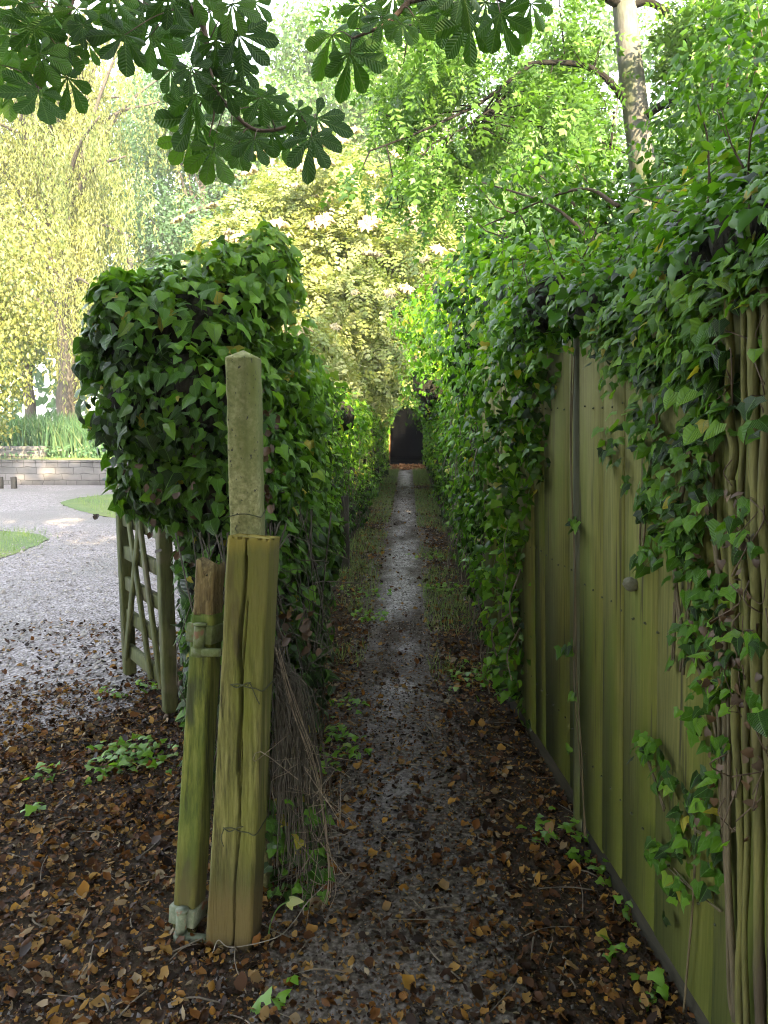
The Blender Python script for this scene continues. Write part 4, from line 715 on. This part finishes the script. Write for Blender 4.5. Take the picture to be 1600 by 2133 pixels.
for _ in range(30): q = P3(rng.uniform(440, 930), rng.uniform(340, 760), rng.uniform(13, 15)); b.add(q, rng.uniform(.2, .4))
el = tree('elder_bush', 'sunlit pale yellow green elder with flat cream flower heads over the hedge', 'bush', (-1.9, 15, 0), M['elder'], M['bark'], b, 15000, PINN, .20, .09, None, .6, 1.1, .55, 20, up=.7, spread=.6, droop=.5)
nr, ns = 6, 30; V = [(0, 0, .03)]; f = [(0, 1+k, 1+(k+1) % ns) for k in range(ns)]; rg_ = .12*np.clip(1+.24*rng.normal(size=ns), .5, 1.5)
for r_ in range(1, nr+1):
    for k in range(ns):
        a = 6.283*k/ns; q = rg_[k]*r_/nr; V.append((q*math.cos(a), q*math.sin(a), .03-1.6*q*q+rng.normal()*.016))
    if r_ < nr: f += [(1+(r_-1)*ns+k, 1+r_*ns+k, 1+r_*ns+(k+1) % ns, 1+(r_-1)*ns+(k+1) % ns) for k in range(ns)]
c_ = len(V); V += [(0, 0, -.05)]; f += [(c_, 1+(nr-1)*ns+(k+1) % ns, 1+(nr-1)*ns+k) for k in range(0, ns, 2)]; V = np.array(V)
f0 = mesh_obj('flower_head', V, [i_ for q in f for i_ in q], [len(q) for q in f], M['flower'], None, {'rv': rng.uniform(0, 1, len(V))}); f0.parent = el
Pq, Nq = b.sample(2600, 1.0, 1.12, 1.0); sel = (Nq[:, 2] > .0) & (Nq[:, 1] < -.2) & (Pq[:, 2] > 2.6); Pq, Nq = Pq[sel], Nq[sel]; ii = rng.permutation(len(Pq))[:96]
for j, i in enumerate(ii):
    f = f0 if j == 0 else f0.copy()
    if j: C.objects.link(f); f.parent = el
    f.location = Vector(Pq[i]+Nq[i]*.2)-el.location; nn = Vector(nrm(Nq[i]*.7+np.array([0, -.25, .55])+rnd(1, .15)[0])); f.rotation_euler = nn.to_track_quat('Z', 'Y').to_euler(); f.scale = (s_ := rng.uniform(.6, 1.5), s_, s_)

# weeping willow on the left
wl_ = empty('weeping_willow', (-11.2, 24.5, .5), 'golden weeping willow with hanging fronds behind the reeds', 'tree'); mb = MB()
Q = branchy(mb, (-11.2, 24.5, .4), (-11.6, 25, 10), .42, .2, 12, .02, 12); Q2 = branchy(mb, (-9.6, 25.2, .4), (-9.3, 25.5, 7), .22, .1, 10, .02, 10); tips = []
for _ in range(72):
    s = Q[rng.integers(5, 12)]; a = rng.uniform(0, 6.28); l = rng.uniform(1, 4.6); e = s+np.array([l*math.cos(a), l*math.sin(a)*.8, rng.uniform(.5, 11)*(1-l/9)]); m_ = (s+e)/2+np.array([0, 0, .7]); B = spline([s, m_, e], 9); mb.tube(B, np.linspace(.10, .025, 9), 6); tips += [B[i] for i in range(3, 9)]
mb.build('trunk', M['bark'], wl_, True)
tips = np.array(tips); lv = Leaves(); pos = []; 
for _ in range(330):
    p0 = tips[rng.integers(len(tips))]+rnd(1, .3)[0]; L0 = rng.gamma(2.4, .75)+.5+(rng.uniform() < .3)*rng.uniform(1, 4)
    for _k in range(rng.integers(4, 9)):
        p = p0+rnd(1, .17)[0]*np.array([1, 1, .6]); L_ = min(L0*rng.uniform(.6, 1.1), p[2]-rng.uniform(1.2, 3.0))
        if L_ < .4: continue
        k = int(L_/.05); z = np.linspace(0, L_, k); d = rnd(1, .16)[0]; q = p+np.stack([d[0]*z/3+.05*np.sin(z*2+d[1]*40), d[1]*z/3, -z], 1); pos.append(q+rnd(k, .03))
P = np.concatenate(pos); print('willow', len(P)); n = len(P); b_ = np.clip(.45+.35*lump(P, .9)+rng.normal(0, .16, n), 0, 1); lv.add(NARROW, P, rnd(n, .8)+np.array([.2, -.8, .5]), DOWN*1.3+rnd(n, .42), rng.uniform(.11, .21, n), b_)
lv.build('crown', M['willow'], wl_)
# second, nearer hanging crown at the left edge
b = Blobs()
for px, py, Y, r in ((40, 600, 17, .9), (-20, 700, 17, 1.2), (20, 800, 17, .5), (60, 500, 18, .8), (-80, 560, 17, 1.4), (70, 680, 17, .45), (-60, 850, 17, .8), (10, 890, 16.5, .25)): b.add(P3(px, py, Y), (r, r, r*1.2))
tree('birch_tree', 'drooping yellow green birch at the left edge beside the willow', 'tree', (-11.4, 17.8, .5), M['willow'], M['bark'], b, 9000, OVAL, .11, .12, None, .3, 1.15, .3, 8, up=.2, droop=1.2, spread=.8)

# background trees
TG = 'trees behind the elder and willow'
def bt(label, x, y, h, rx, rz, mat, n, size, tpl=RH, nb=46, r=1.3, tr=.3, nm='broadleaf_tree'):
    return tree(nm, label, 'tree', (x, y, 0), M[mat], M['bark'], crown_blobs((x, y, h-rz), rx, rx*.8, rz, nb, r), n, tpl, size, tr, TG, .3, 1.12, .25, 16)
bt('pale blue green tree rising just right of the willow', -11.6, 36, 17.0, 4.2, 8, 'tree_a', 42000, .23, nb=70)
bt('tall hazy tree left of the open patch of sky', -18, 35, 19, 5, 8.5, 'tree_c', 26000, .24)
bt('slender silver green tree between the willow and the elder', -8.0, 30, 15.2, 2.7, 7, 'tree_a', 36000, .18, nb=60)
bt('tall pale green tree above the elder top', -3.9, 31, 17.2, 3.9, 8, 'tree_b', 46000, .21, nb=70)
bt('broad yellow green tree filling the sky above the path', 1.0, 30, 19, 4.2, 8.8, 'tree_c', 34000, .2)
bt('feathery mid green tree behind the grey ash trunk', 6.3, 28, 16.2, 3.8, 7.6, 'tree_b', 30000, .2)
bt('dense green tree at the right behind the fence', 12.5, 27, 18, 4.4, 8.6, 'tree_c', 26000, .22)
bt('wide green tree at the far right edge', 17.5, 24, 17, 4.2, 8, 'tree_b', 20000, .24)
bt('low blue green thicket under the trees beside the elder', -7.0, 24, 6.4, 2.9, 3.0, 'tree_a', 22000, .15, PINN4, 34, .9, .14, 'thicket_bush')
bt('shadowy bush at the foot of the willow behind the reeds', -7.9, 27.5, 3.8, 2.4, 1.9, 'tree_a', 9000, .16, RH, 26, .8, .1, 'thicket_bush')
bt('light green young tree behind the right hedge', 3.2, 19, 7.0, 2.4, 3.2, 'tree_b', 20000, .14, PINN4, 36, .8, .12, 'young_tree')
bt('light green bush above the dark doorway', 0.6, 29, 7.8, 3.0, 2.3, 'tree_c', 14000, .15, RH, 34, .8, .1, 'thicket_bush')
bt('bushy green sapling behind the right fence', 6.6, 15, 6.6, 2.6, 3.1, 'tree_b', 20000, .13, PINN4, 36, .8, .12, 'young_tree')
bt('rounded green tree between the elder and the ash trunk', 3.4, 23.5, 10.5, 2.5, 4.6, 'tree_c', 24000, .15, RH, 46, .9, .14)
# distant wood closing the view
lv = Leaves(); n = 16000; a = rng.uniform(-1.0, 1.0, n); d = rng.uniform(46, 58, n); P = np.stack([np.sin(a)*d, np.cos(a)*d, rng.uniform(0, 1, n)**.8*(13+3*lump(np.stack([a*20, a*0, a*0], 1), 1.))], 1); hang(lv, OVAL, P, np.tile([0, -1., .4], (n, 1)), .75, .7); tag(lv.build('distant_wood', M['tree_a']), 'pale mass of far woodland closing the view behind the trees', 'woodland', kind='stuff')
# bare pinkish stems among the trees
dt = empty('dead_tree', (2.6, 17, 0), 'bare pale leaning branches among the leaves right of the elder', 'dead tree'); mb = MB()
for _ in range(26):
    s = np.array([rng.uniform(1.3, 3.6), 17+rng.normal()*.3, .2]); branchy(mb, s, s+np.array([rng.normal()*.7, rng.normal()*.3, rng.uniform(3, 6.2)]), .05, .012, 9, .04, 5)
mb.build('branchwork', M['pale_twig'], dt)

# ash tree with grey trunk on the right
at_ = empty('ash_tree', (2.5, 8, 0), 'grey barked ash tree with an arching branch behind the fence', 'tree'); mb = MB()
Q = spline([(2.62, 8.0, -.1), P3(1350, 500, 8), P3(1340, 360, 8), P3(1322, 215, 8), P3(1308, 90, 8), P3(1300, 0, 8), P3(1290, -160, 8.1), P3(1300, -500, 8.2)], 50); mb.tube(Q, np.interp(np.linspace(0, 1, 50), [0, .4, 1], [.16, .125, .10])*(1+.05*lump(Q, 4.)), 14); mb.build('trunk', M['ashbark'], at_, True)
mb = MB(); ashpts = []
for pl, r0, r1 in (([(1312, 225), (1270, 170), (1220, 138), (1150, 130), (1090, 135)], .04, .018), ([(1110, 132), (1060, 170), (1000, 215), (930, 250), (850, 285), (770, 315)], .022, .007), ([(1085, 170), (1020, 230), (960, 270), (900, 300)], .016, .005), ([(1305, 15), (1260, -10), (1180, -60)], .06, .04), ([(1300, 20), (1350, 5), (1400, 40), (1440, 110), (1450, 180)], .045, .012), ([(1335, 250), (1370, 225), (1408, 212)], .045, .04), ([(1400, 40), (1470, 60), (1540, 40)], .02, .008), ([(1280, 230), (1272, 310)], .014, .012), ([(1180, -60), (1000, -20), (900, 40), (800, 60)], .03, .008), ([(1290, -160), (1450, -200), (1600, -100)], .05, .02), ([(1290, -160), (1100, -260), (950, -200)], .05, .02)):
    B = spline([P3(a, c, 8-.002*abs(a-1310)) for a, c in pl], 24); mb.tube(B, np.linspace(r0, r1, 24), 7); 
    if r1 < .035: ashpts.append(B[6:])
ashpts = np.concatenate(ashpts)
b = Blobs()
for i in rng.choice(len(ashpts), 85): b.add(ashpts[i]+rnd(1, .28)[0]+np.array([0, 0, -.05]), rng.uniform(.16, .34)*np.array([1.2, 1.2, .7]))
for px, py, Y, r in ((800, 150, 7.5, .35), (880, 130, 7.5, .4), (960, 120, 7.5, .4), (900, 210, 7.5, .35), (820, 230, 7.5, .3), (980, 200, 7.3, .35), (1040, 240, 7.4, .35), (1120, 220, 7.5, .3), (1200, 190, 7.6, .25), (1180, 60, 7.6, .35), (1480, 100, 7.6, .4), (1560, 60, 7.8, .5), (1420, 60, 7.6, .35), (1500, 180, 7.6, .4), (1160, 280, 7, .3), (1100, 330, 7, .25), (740, 60, 7.8, .3), (1230, 300, 7, .2)):
    for _ in range(3): b.add(P3(px+rng.normal()*30, py+rng.normal()*25, Y+rng.normal()*.4), r*rng.uniform(.5, .9))
P, N_ = b.sample(5200, .3, 1.1, .2); p_ = (P-O_) @ np.array([[math.cos(R(YAW)), 0, 0], [math.sin(R(YAW)), 1, 0], [0, 0, 1]]); ok = (P[:, 1] > 8.1) | (np.abs(P[:, 0]-np.interp(P[:, 2], Q[:, 2], Q[:, 0])) > .3); P, N_ = P[ok], N_[ok]
dd = np.min(np.sum((P[:, None, [0, 2]]-ashpts[None, ::2][:, :, [0, 2]])**2, 2), 1)**.5; P[:, 1] = np.where((P[:, 1] < 8.05) & (P[:, 0] < 2.1) & (dd < .13), 8.1+.3*np.abs(rng.normal(size=len(P))), P[:, 1])
lv = Leaves(); hang(lv, PINN4, P, N_, .21, .7, .5, np.clip(.5+.3*lump(P, 2)+rng.normal(0, .25, len(P)), 0, 1), .7); lv.build('crown', M['ash'], at_)
for i in rng.choice(len(P), 110): mb.tube(spline([ashpts[np.argmin(np.sum((ashpts-P[i])**2, 1))], P[i]+rnd(1, .08)[0], P[i]], 6), np.linspace(.008, .003, 6), 4)
mb.build('branchwork', M['darktwig'], at_, True)

# privet shrub standing above the fence on the right
b = Blobs()
for px, py, Y, r in ((1560, 130, 4, .3), (1500, 220, 4, .28), (1580, 260, 3.8, .35), (1450, 300, 4.2, .25), (1530, 350, 3.8, .35), (1420, 400, 4.3, .3), (1340, 440, 4.4, .28), (1480, 450, 3.8, .35), (1580, 450, 3.5, .35), (1250, 430, 4.5, .2), (1180, 420, 4.5, .18), (1220, 500, 4.3, .3), (1130, 480, 4.6, .2), (1100, 540, 4.6, .25), (1320, 520, 4, .3), (1400, 560, 3.6, .3), (1180, 570, 4.2, .3), (1280, 590, 3.8, .3), (1060, 400, 4.7, .14), (1090, 360, 4.7, .12), (1150, 360, 4.6, .12), (1010, 440, 4.7, .08), (985, 420, 4.7, .07), (1000, 385, 4.7, .06), (1200, 350, 4.5, .15), (1500, 560, 3.2, .3), (1600, 560, 3, .3), (1650, 300, 3.6, .5), (1560, 20, 4.2, .2), (1380, 480, 4, .2)): b.add(P3(px, py, Y), (r, r, r))
c0 = np.array(b.c); r0_ = np.array(b.r)
pv = empty('privet_shrub', (1.7, 4, 0), 'tall dark privet shrub with small oval leaves towering over the fence', 'shrub')
P, N_ = b.sample(9000, .3, 1.15, .3, bump=.5); lv = Leaves(); hang(lv, OVAL, P, N_, .052, .8, .4, np.clip(.45+.35*lump(P, 4)+rng.normal(0, .25, len(P)), 0, 1), .5)
mb = MB()
for a_, m_, e_ in (((1480, 640), (1430, 480), (1290, 430)), ((1290, 430), (1200, 395), (1010, 470)), ((1250, 520), (1150, 430), (1005, 380)), ((1550, 640), (1500, 400), (1480, 120)), ((1600, 600), (1590, 300), (1560, 20)), ((1400, 640), (1360, 560), (1210, 510)), ((1350, 640), (1250, 560), (1090, 520)), ((1550, 560), (1480, 460), (1440, 300)), ((1520, 340), (1515, 200), (1520, 60)), ((1500, 450), (1508, 300), (1510, 190))):
    B = spline([P3(*a_, 4), P3(*m_, 4.2), P3(*e_, 4.5)], 16); mb.tube(B, np.linspace(.012, .004, 16), 6); 
    i = rng.integers(5, 16, 60); q = B[i]+rnd(60, .05); hang(lv, OVAL, q, rnd(60, 1), .05, .8, .4, None, .5)
for i in range(len(c0)): branchy(mb, c0[i]*.4+np.array([1.7, 4, 1.7])*.6, c0[i], .009, .003, 7, .05, 5)
for k in range(5): branchy(mb, np.array([1.5+.15*k, 4+rng.normal()*.15, -.05]), np.array([1.3+.3*k, 4, 2.0]), .03, .012, 8, .03, 7)
lv.build('crown', M['privet'], pv); mb.build('branchwork', M['twig'], pv)

# horse chestnut: drooping sprays in view, the rest of the crown overhead
hc = empty('horse_chestnut_tree', (-4.2, -1.6, 0), 'horse chestnut with drooping five to seven fingered leaves hanging overhead', 'tree'); mb = MB()
mb.tube(spline([(-4.2, -1.6, -.1), (-4.15, -1.6, 1.5), (-4.0, -1.4, 3.2), (-3.9, -1.2, 5.5), (-3.8, -1, 8.5)], 24), np.linspace(.34, .14, 24), 14); mb.build('trunk', M['bark'], hc, True)
mb = MB(); DC = 3.3
bp1 = [P3(a, c, DC) for a, c in ((385, -60), (388, 0), (425, 60), (436, 140), (455, 195), (515, 262), (565, 272), (625, 255), (655, 248))]
bp2 = [P3(a, c, DC) for a, c in ((165, -60), (150, 0), (130, 80), (105, 140), (85, 185))]
bp3 = [P3(a, c, DC) for a, c in ((920, -70), (850, 5), (805, 50), (770, 66), (735, 80))]
for bpts, hub in ((bp1, (-2.6, .8, 4.8)), (bp2, (-3.0, .6, 4.6)), (bp3, (-1.6, .9, 5.0))):
    mb.tube(spline([(-3.9, -1.2, 5.2), hub]+bpts[:1], 16), np.linspace(.07, .016, 16), 8); mb.tube(spline(bpts, 40), np.linspace(.014, .005, 40), 7)
mb.tube(spline([P3(a, c, DC) for a, c in ((447, 190), (446, 240), (436, 285))], 10), np.linspace(.006, .003, 10), 6)
mb.tube(spline([P3(a, c, DC) for a, c in ((850, 5), (900, -5), (1000, -10), (1060, 10))], 14), np.linspace(.010, .004, 14), 6)
lv = Leaves(); allb = np.array(list(spline(bp1, 40))+list(spline(bp2, 20))+list(spline(bp3, 20))+[P3(950, -5, DC), P3(1030, 0, DC)])
LEAVES = ((16, 176, 70), (80, 192, 62), (141, 162, 65), (28, 28, 60), (56, 9, 60), (84, 112, 55), (40, 95, 50), (112, 112, 50), (141, 98, 45), (173, 52, 40), (108, 28, 60), (70, 56, 60), (160, 19, 50), (5, 136, 55), (183, 90, 35), (100, -5, 60), (20, 70, 55), (55, 150, 50),
 (260, 73, 62), (315, 73, 62), (410, 70, 55), (497, 73, 75), (253, 14, 55), (328, 23, 60), (375, 9, 60), (436, 19, 60), (483, 9, 60), (530, 5, 50), (300, 9, 60), (450, 84, 50), (473, 108, 50), (431, 112, 45), (398, 141, 55), (356, 145, 50), (469, 178, 50), (408, 244, 75), (394, 284, 60), (445, 309, 65), (408, 197, 60), (375, 197, 45), (506, 178, 50), (544, 202, 50), (577, 202, 40), (483, 267, 50), (497, 300, 45), (563, 267, 50), (659, 246, 75), (649, 286, 70), (605, 277, 55), (516, 262, 45), (553, 234, 45), (619, 230, 40), (530, 290, 45), (450, 150, 50), (350, -10, 55), (230, -10, 55), (400, -20, 60), (500, 130, 45),
 (692, 73, 68), (729, 111, 68), (752, 11, 45), (836, 49, 40), (934, 15, 65), (979, 43, 68), (1042, 28, 65), (1106, 8, 50), (862, 34, 45), (795, 37, 40), (1012, 4, 60), (885, 8, 50), (772, 86, 35), (820, -10, 50), (960, -20, 55))
for px, py, r in LEAVES:
    Y = DC+rng.normal()*.22; c = P3(px, py, Y); v = nrm(c-O_); n_ = nrm(-v*.95+np.array([0, 0, .25])+rnd(1, .2)[0]); tp = np.array([rng.normal()*.45, 0, -1.])
    lv.add(PALM[rng.integers(5)], c[None], n_[None], tp[None], np.array([r*1.12/F_*Y]), np.array([rng.uniform()])); a = allb[np.argmin(np.sum((allb-c)**2, 1))]; mb.tube(spline([a, (a+c)/2+np.array([0, 0, .02]), c], 7), np.linspace(.003, .002, 7), 5)
# overhead and behind the camera, above the frame
n = 1300; P = np.stack([rng.uniform(-7.5, 2.2, n), rng.uniform(-6, 3.0, n), rng.uniform(3.4, 8.5, n)], 1); ok = P[:, 2]-1.6 > .62*np.maximum(P[:, 1], 0)+.25+.0*P[:, 0]
ok &= (np.abs(lump(P, .9)) > .05); P = P[ok]; n = len(P); k = n//5
for i in range(5): q = P[i*k:(i+1)*k]; lv.add(PALM[i], q, np.array([0, 0, 1.])+rnd(len(q), .35), np.stack([rng.normal(size=len(q)), rng.normal(size=len(q)), np.full(len(q), -.5)], 1), rng.uniform(.2, .34, len(q)), rng.uniform(0, 1, len(q)))
for _ in range(26): branchy(mb, (-3.9+rng.normal()*.1, -1.1, rng.uniform(4.5, 8)), P[rng.integers(n)], .05, .008, 9, .05, 6)
lv.build('crown', M['chestnut'], hc, True); mb.build('branchwork', M['twig'], hc, True)
# unseen trees added behind the camera to shade the lane
SHL = ('smaller unseen tree added for shade behind the others at the back', 'large unseen tree added for shade behind the viewer on the far left', 'rounded unseen tree added for shade behind the viewer on the left', 'unseen tree added for shade straight behind the viewer', 'tall unseen tree added for shade behind the viewer by the fence', 'dense unseen tree added for shade behind the viewer beyond the fence', 'unseen tree added for shade behind the viewer at the far right', 'unseen tree added to shade the drive from far left')
for j, (x, y, h, r_) in enumerate(((-7.5, -8.5, 15.2, 3.4), (-2.8, -7.6, 15.6, 3.3), (2.0, -8.2, 15.2, 3.1), (4.3, -10.5, 9.6, 2.8), (6.4, -7.4, 8.5, 2.9), (10.8, -8.4, 8.9, 3.0), (15.2, -7.0, 10.0, 3.2), (-12.5, -8, 9.2, 3.0))):
    bb = crown_blobs((x, y, h*.5+.4), r_, 2.4, h*.44, 44, 1.3); tree('unseen_shade_tree', SHL[j], 'tree', (x, y, 0), M['ivy_far'], M['bark'], bb, 7000, OVAL, .55, .3, 'unseen shade trees added behind the viewer', .4, 1.1, .3, 10)

# ------------------------------------------------------------------ far end and far left
dw = empty('garden_doorway', (0, 24.9, 0), 'dark open doorway with an orange brown frame at the end of the path', 'doorway')
for x, m_ in ((-.66, 'doorwood'), (.66, 'doorwood')):
    mb = MB(); mb.beam((x, 24.9, -.05), (x, 24.9, 2.15), .12, .12); mb.build('jamb', M[m_], dw)
mb = MB(); mb.beam((-.72, 24.9, 2.21), (.72, 24.9, 2.21), .12, .12, up); mb.build('lintel', M['doorwood'], dw)
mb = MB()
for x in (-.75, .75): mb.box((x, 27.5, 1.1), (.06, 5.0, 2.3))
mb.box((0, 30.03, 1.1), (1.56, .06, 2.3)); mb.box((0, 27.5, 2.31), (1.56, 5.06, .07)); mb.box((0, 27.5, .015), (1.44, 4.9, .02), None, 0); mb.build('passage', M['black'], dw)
mb = MB(); mb.beam((-.22, 28.2, 1.0), (-.18, 28.2, 2.25), .22, .03); mb.build('hanging_board', M['darkboard'], dw)
mb = MB(); mb.box((-1.35, 24.95, 1.1), (1.2, .05, 2.2)); mb.build('side_boarding', M['doorwood'], dw)
ar = empty('ivy_arch', (0, 24.6, 0), 'rounded arch of bright ivy growing round the dark doorway', 'ivy'); n = 4200; t = rng.uniform(0, 1, n); u = np.abs(rng.normal(0, .27, n)); L1 = 1.45; tot = 2*L1+math.pi*.52; q = t*tot
px_ = np.where(q < L1, -.66-u, np.where(q > L1+math.pi*.52, .52+u, -(.52+u)*np.cos((q-L1)/.52))); pz_ = np.where(q < L1, q, np.where(q > L1+math.pi*.52, tot-q, L1+(.52+u)*np.sin((q-L1)/.52)))
P = np.stack([px_, 24.62+rng.uniform(-.3, .1, n), np.maximum(pz_, .02)], 1); lv = Leaves(); hang(lv, HEART, P, np.tile([0, -1, .3], (n, 1)), .085, .6, .4, np.clip(rng.normal(.6, .25, n), 0, 1)); lv.build('foliage', M['ivy_far'], ar, True)
mb = MB()
for s_ in (-1, 1):
    for k in range(4): mb.tube(spline([(s_*(.7+.06*k), 24.7, -.02), (s_*(.72+.05*k), 24.68, 1.0), (s_*(.62+.05*k), 24.66, 1.8), (s_*.25, 24.66, 2.22+.03*k)], 14), .012, 5)
mb.build('stem_tangle', M['stem'], ar)
sw = MB(); sw.box((-13, 17.55, .27), (16, .32, .56), None, .01)
for x in np.arange(-20.8, -5, .62): sw.box((x, 17.55, .57+rng.uniform(-.006, .006)), (.60, .36, .05), None, .01)
tag(sw.build('stone_wall', M['stone']), 'low coursed stone retaining wall along the far edge of the drive', 'wall')
mb = MB(); mb.box((-6.35, 16.5, .22), (.75, .5, .46), None, .012); mb.box((-6.35, 16.5, .47), (.82, .56, .06), None, .01); tag(mb.build('stone_pier', M['stone']), 'short square stone pier standing in front of the low wall', 'pier')
mb = MB(); mb.box((-12.5, 19.5, .68), (5.6, .3, .34), None, .01); tag(mb.build('stone_wall', M['stone']), 'upper terrace stone wall half hidden by the reeds', 'wall')
for px, lab in ((2, 'stubby wooden marker post at the left edge of the drive'), (30, 'stubby wooden marker post second from the left edge')):
    mb = MB(); c = atZ(px, 1018); mb.beam(c+DOWN*.05, c+up*.27, .10, .10); tag(mb.build('marker_post', M['bark']), lab, 'post', 'marker posts by the stone wall')
hz = MB(); hz.box((0, 27, 12.5), (130, 76, 27), None, 0); m, nt, out = newmat('haze_air'); pvn = nt.nodes.new('ShaderNodeVolumePrincipled'); pvn.inputs['Color'].default_value = (1, .98, .93, 1); pvn.inputs['Density'].default_value = .0013; pvn.inputs['Anisotropy'].default_value = 0; nt.links.new(pvn.outputs[0], out.inputs['Volume'])
tag(hz.build('haze', m), 'thin pale morning haze hanging in the air', 'haze', kind='stuff')
for o in S.objects:
    if o.parent is not None and o.name.split('.')[0] in ('stem_tangle', 'shoot_growth', 'tendril_tangle', 'rootlet_tangle', 'branchwork', 'dead_foliage', 'root'): o['kind'] = 'stuff'
print('verts', sum(len(o.data.vertices) for o in S.objects if o.type == 'MESH'))
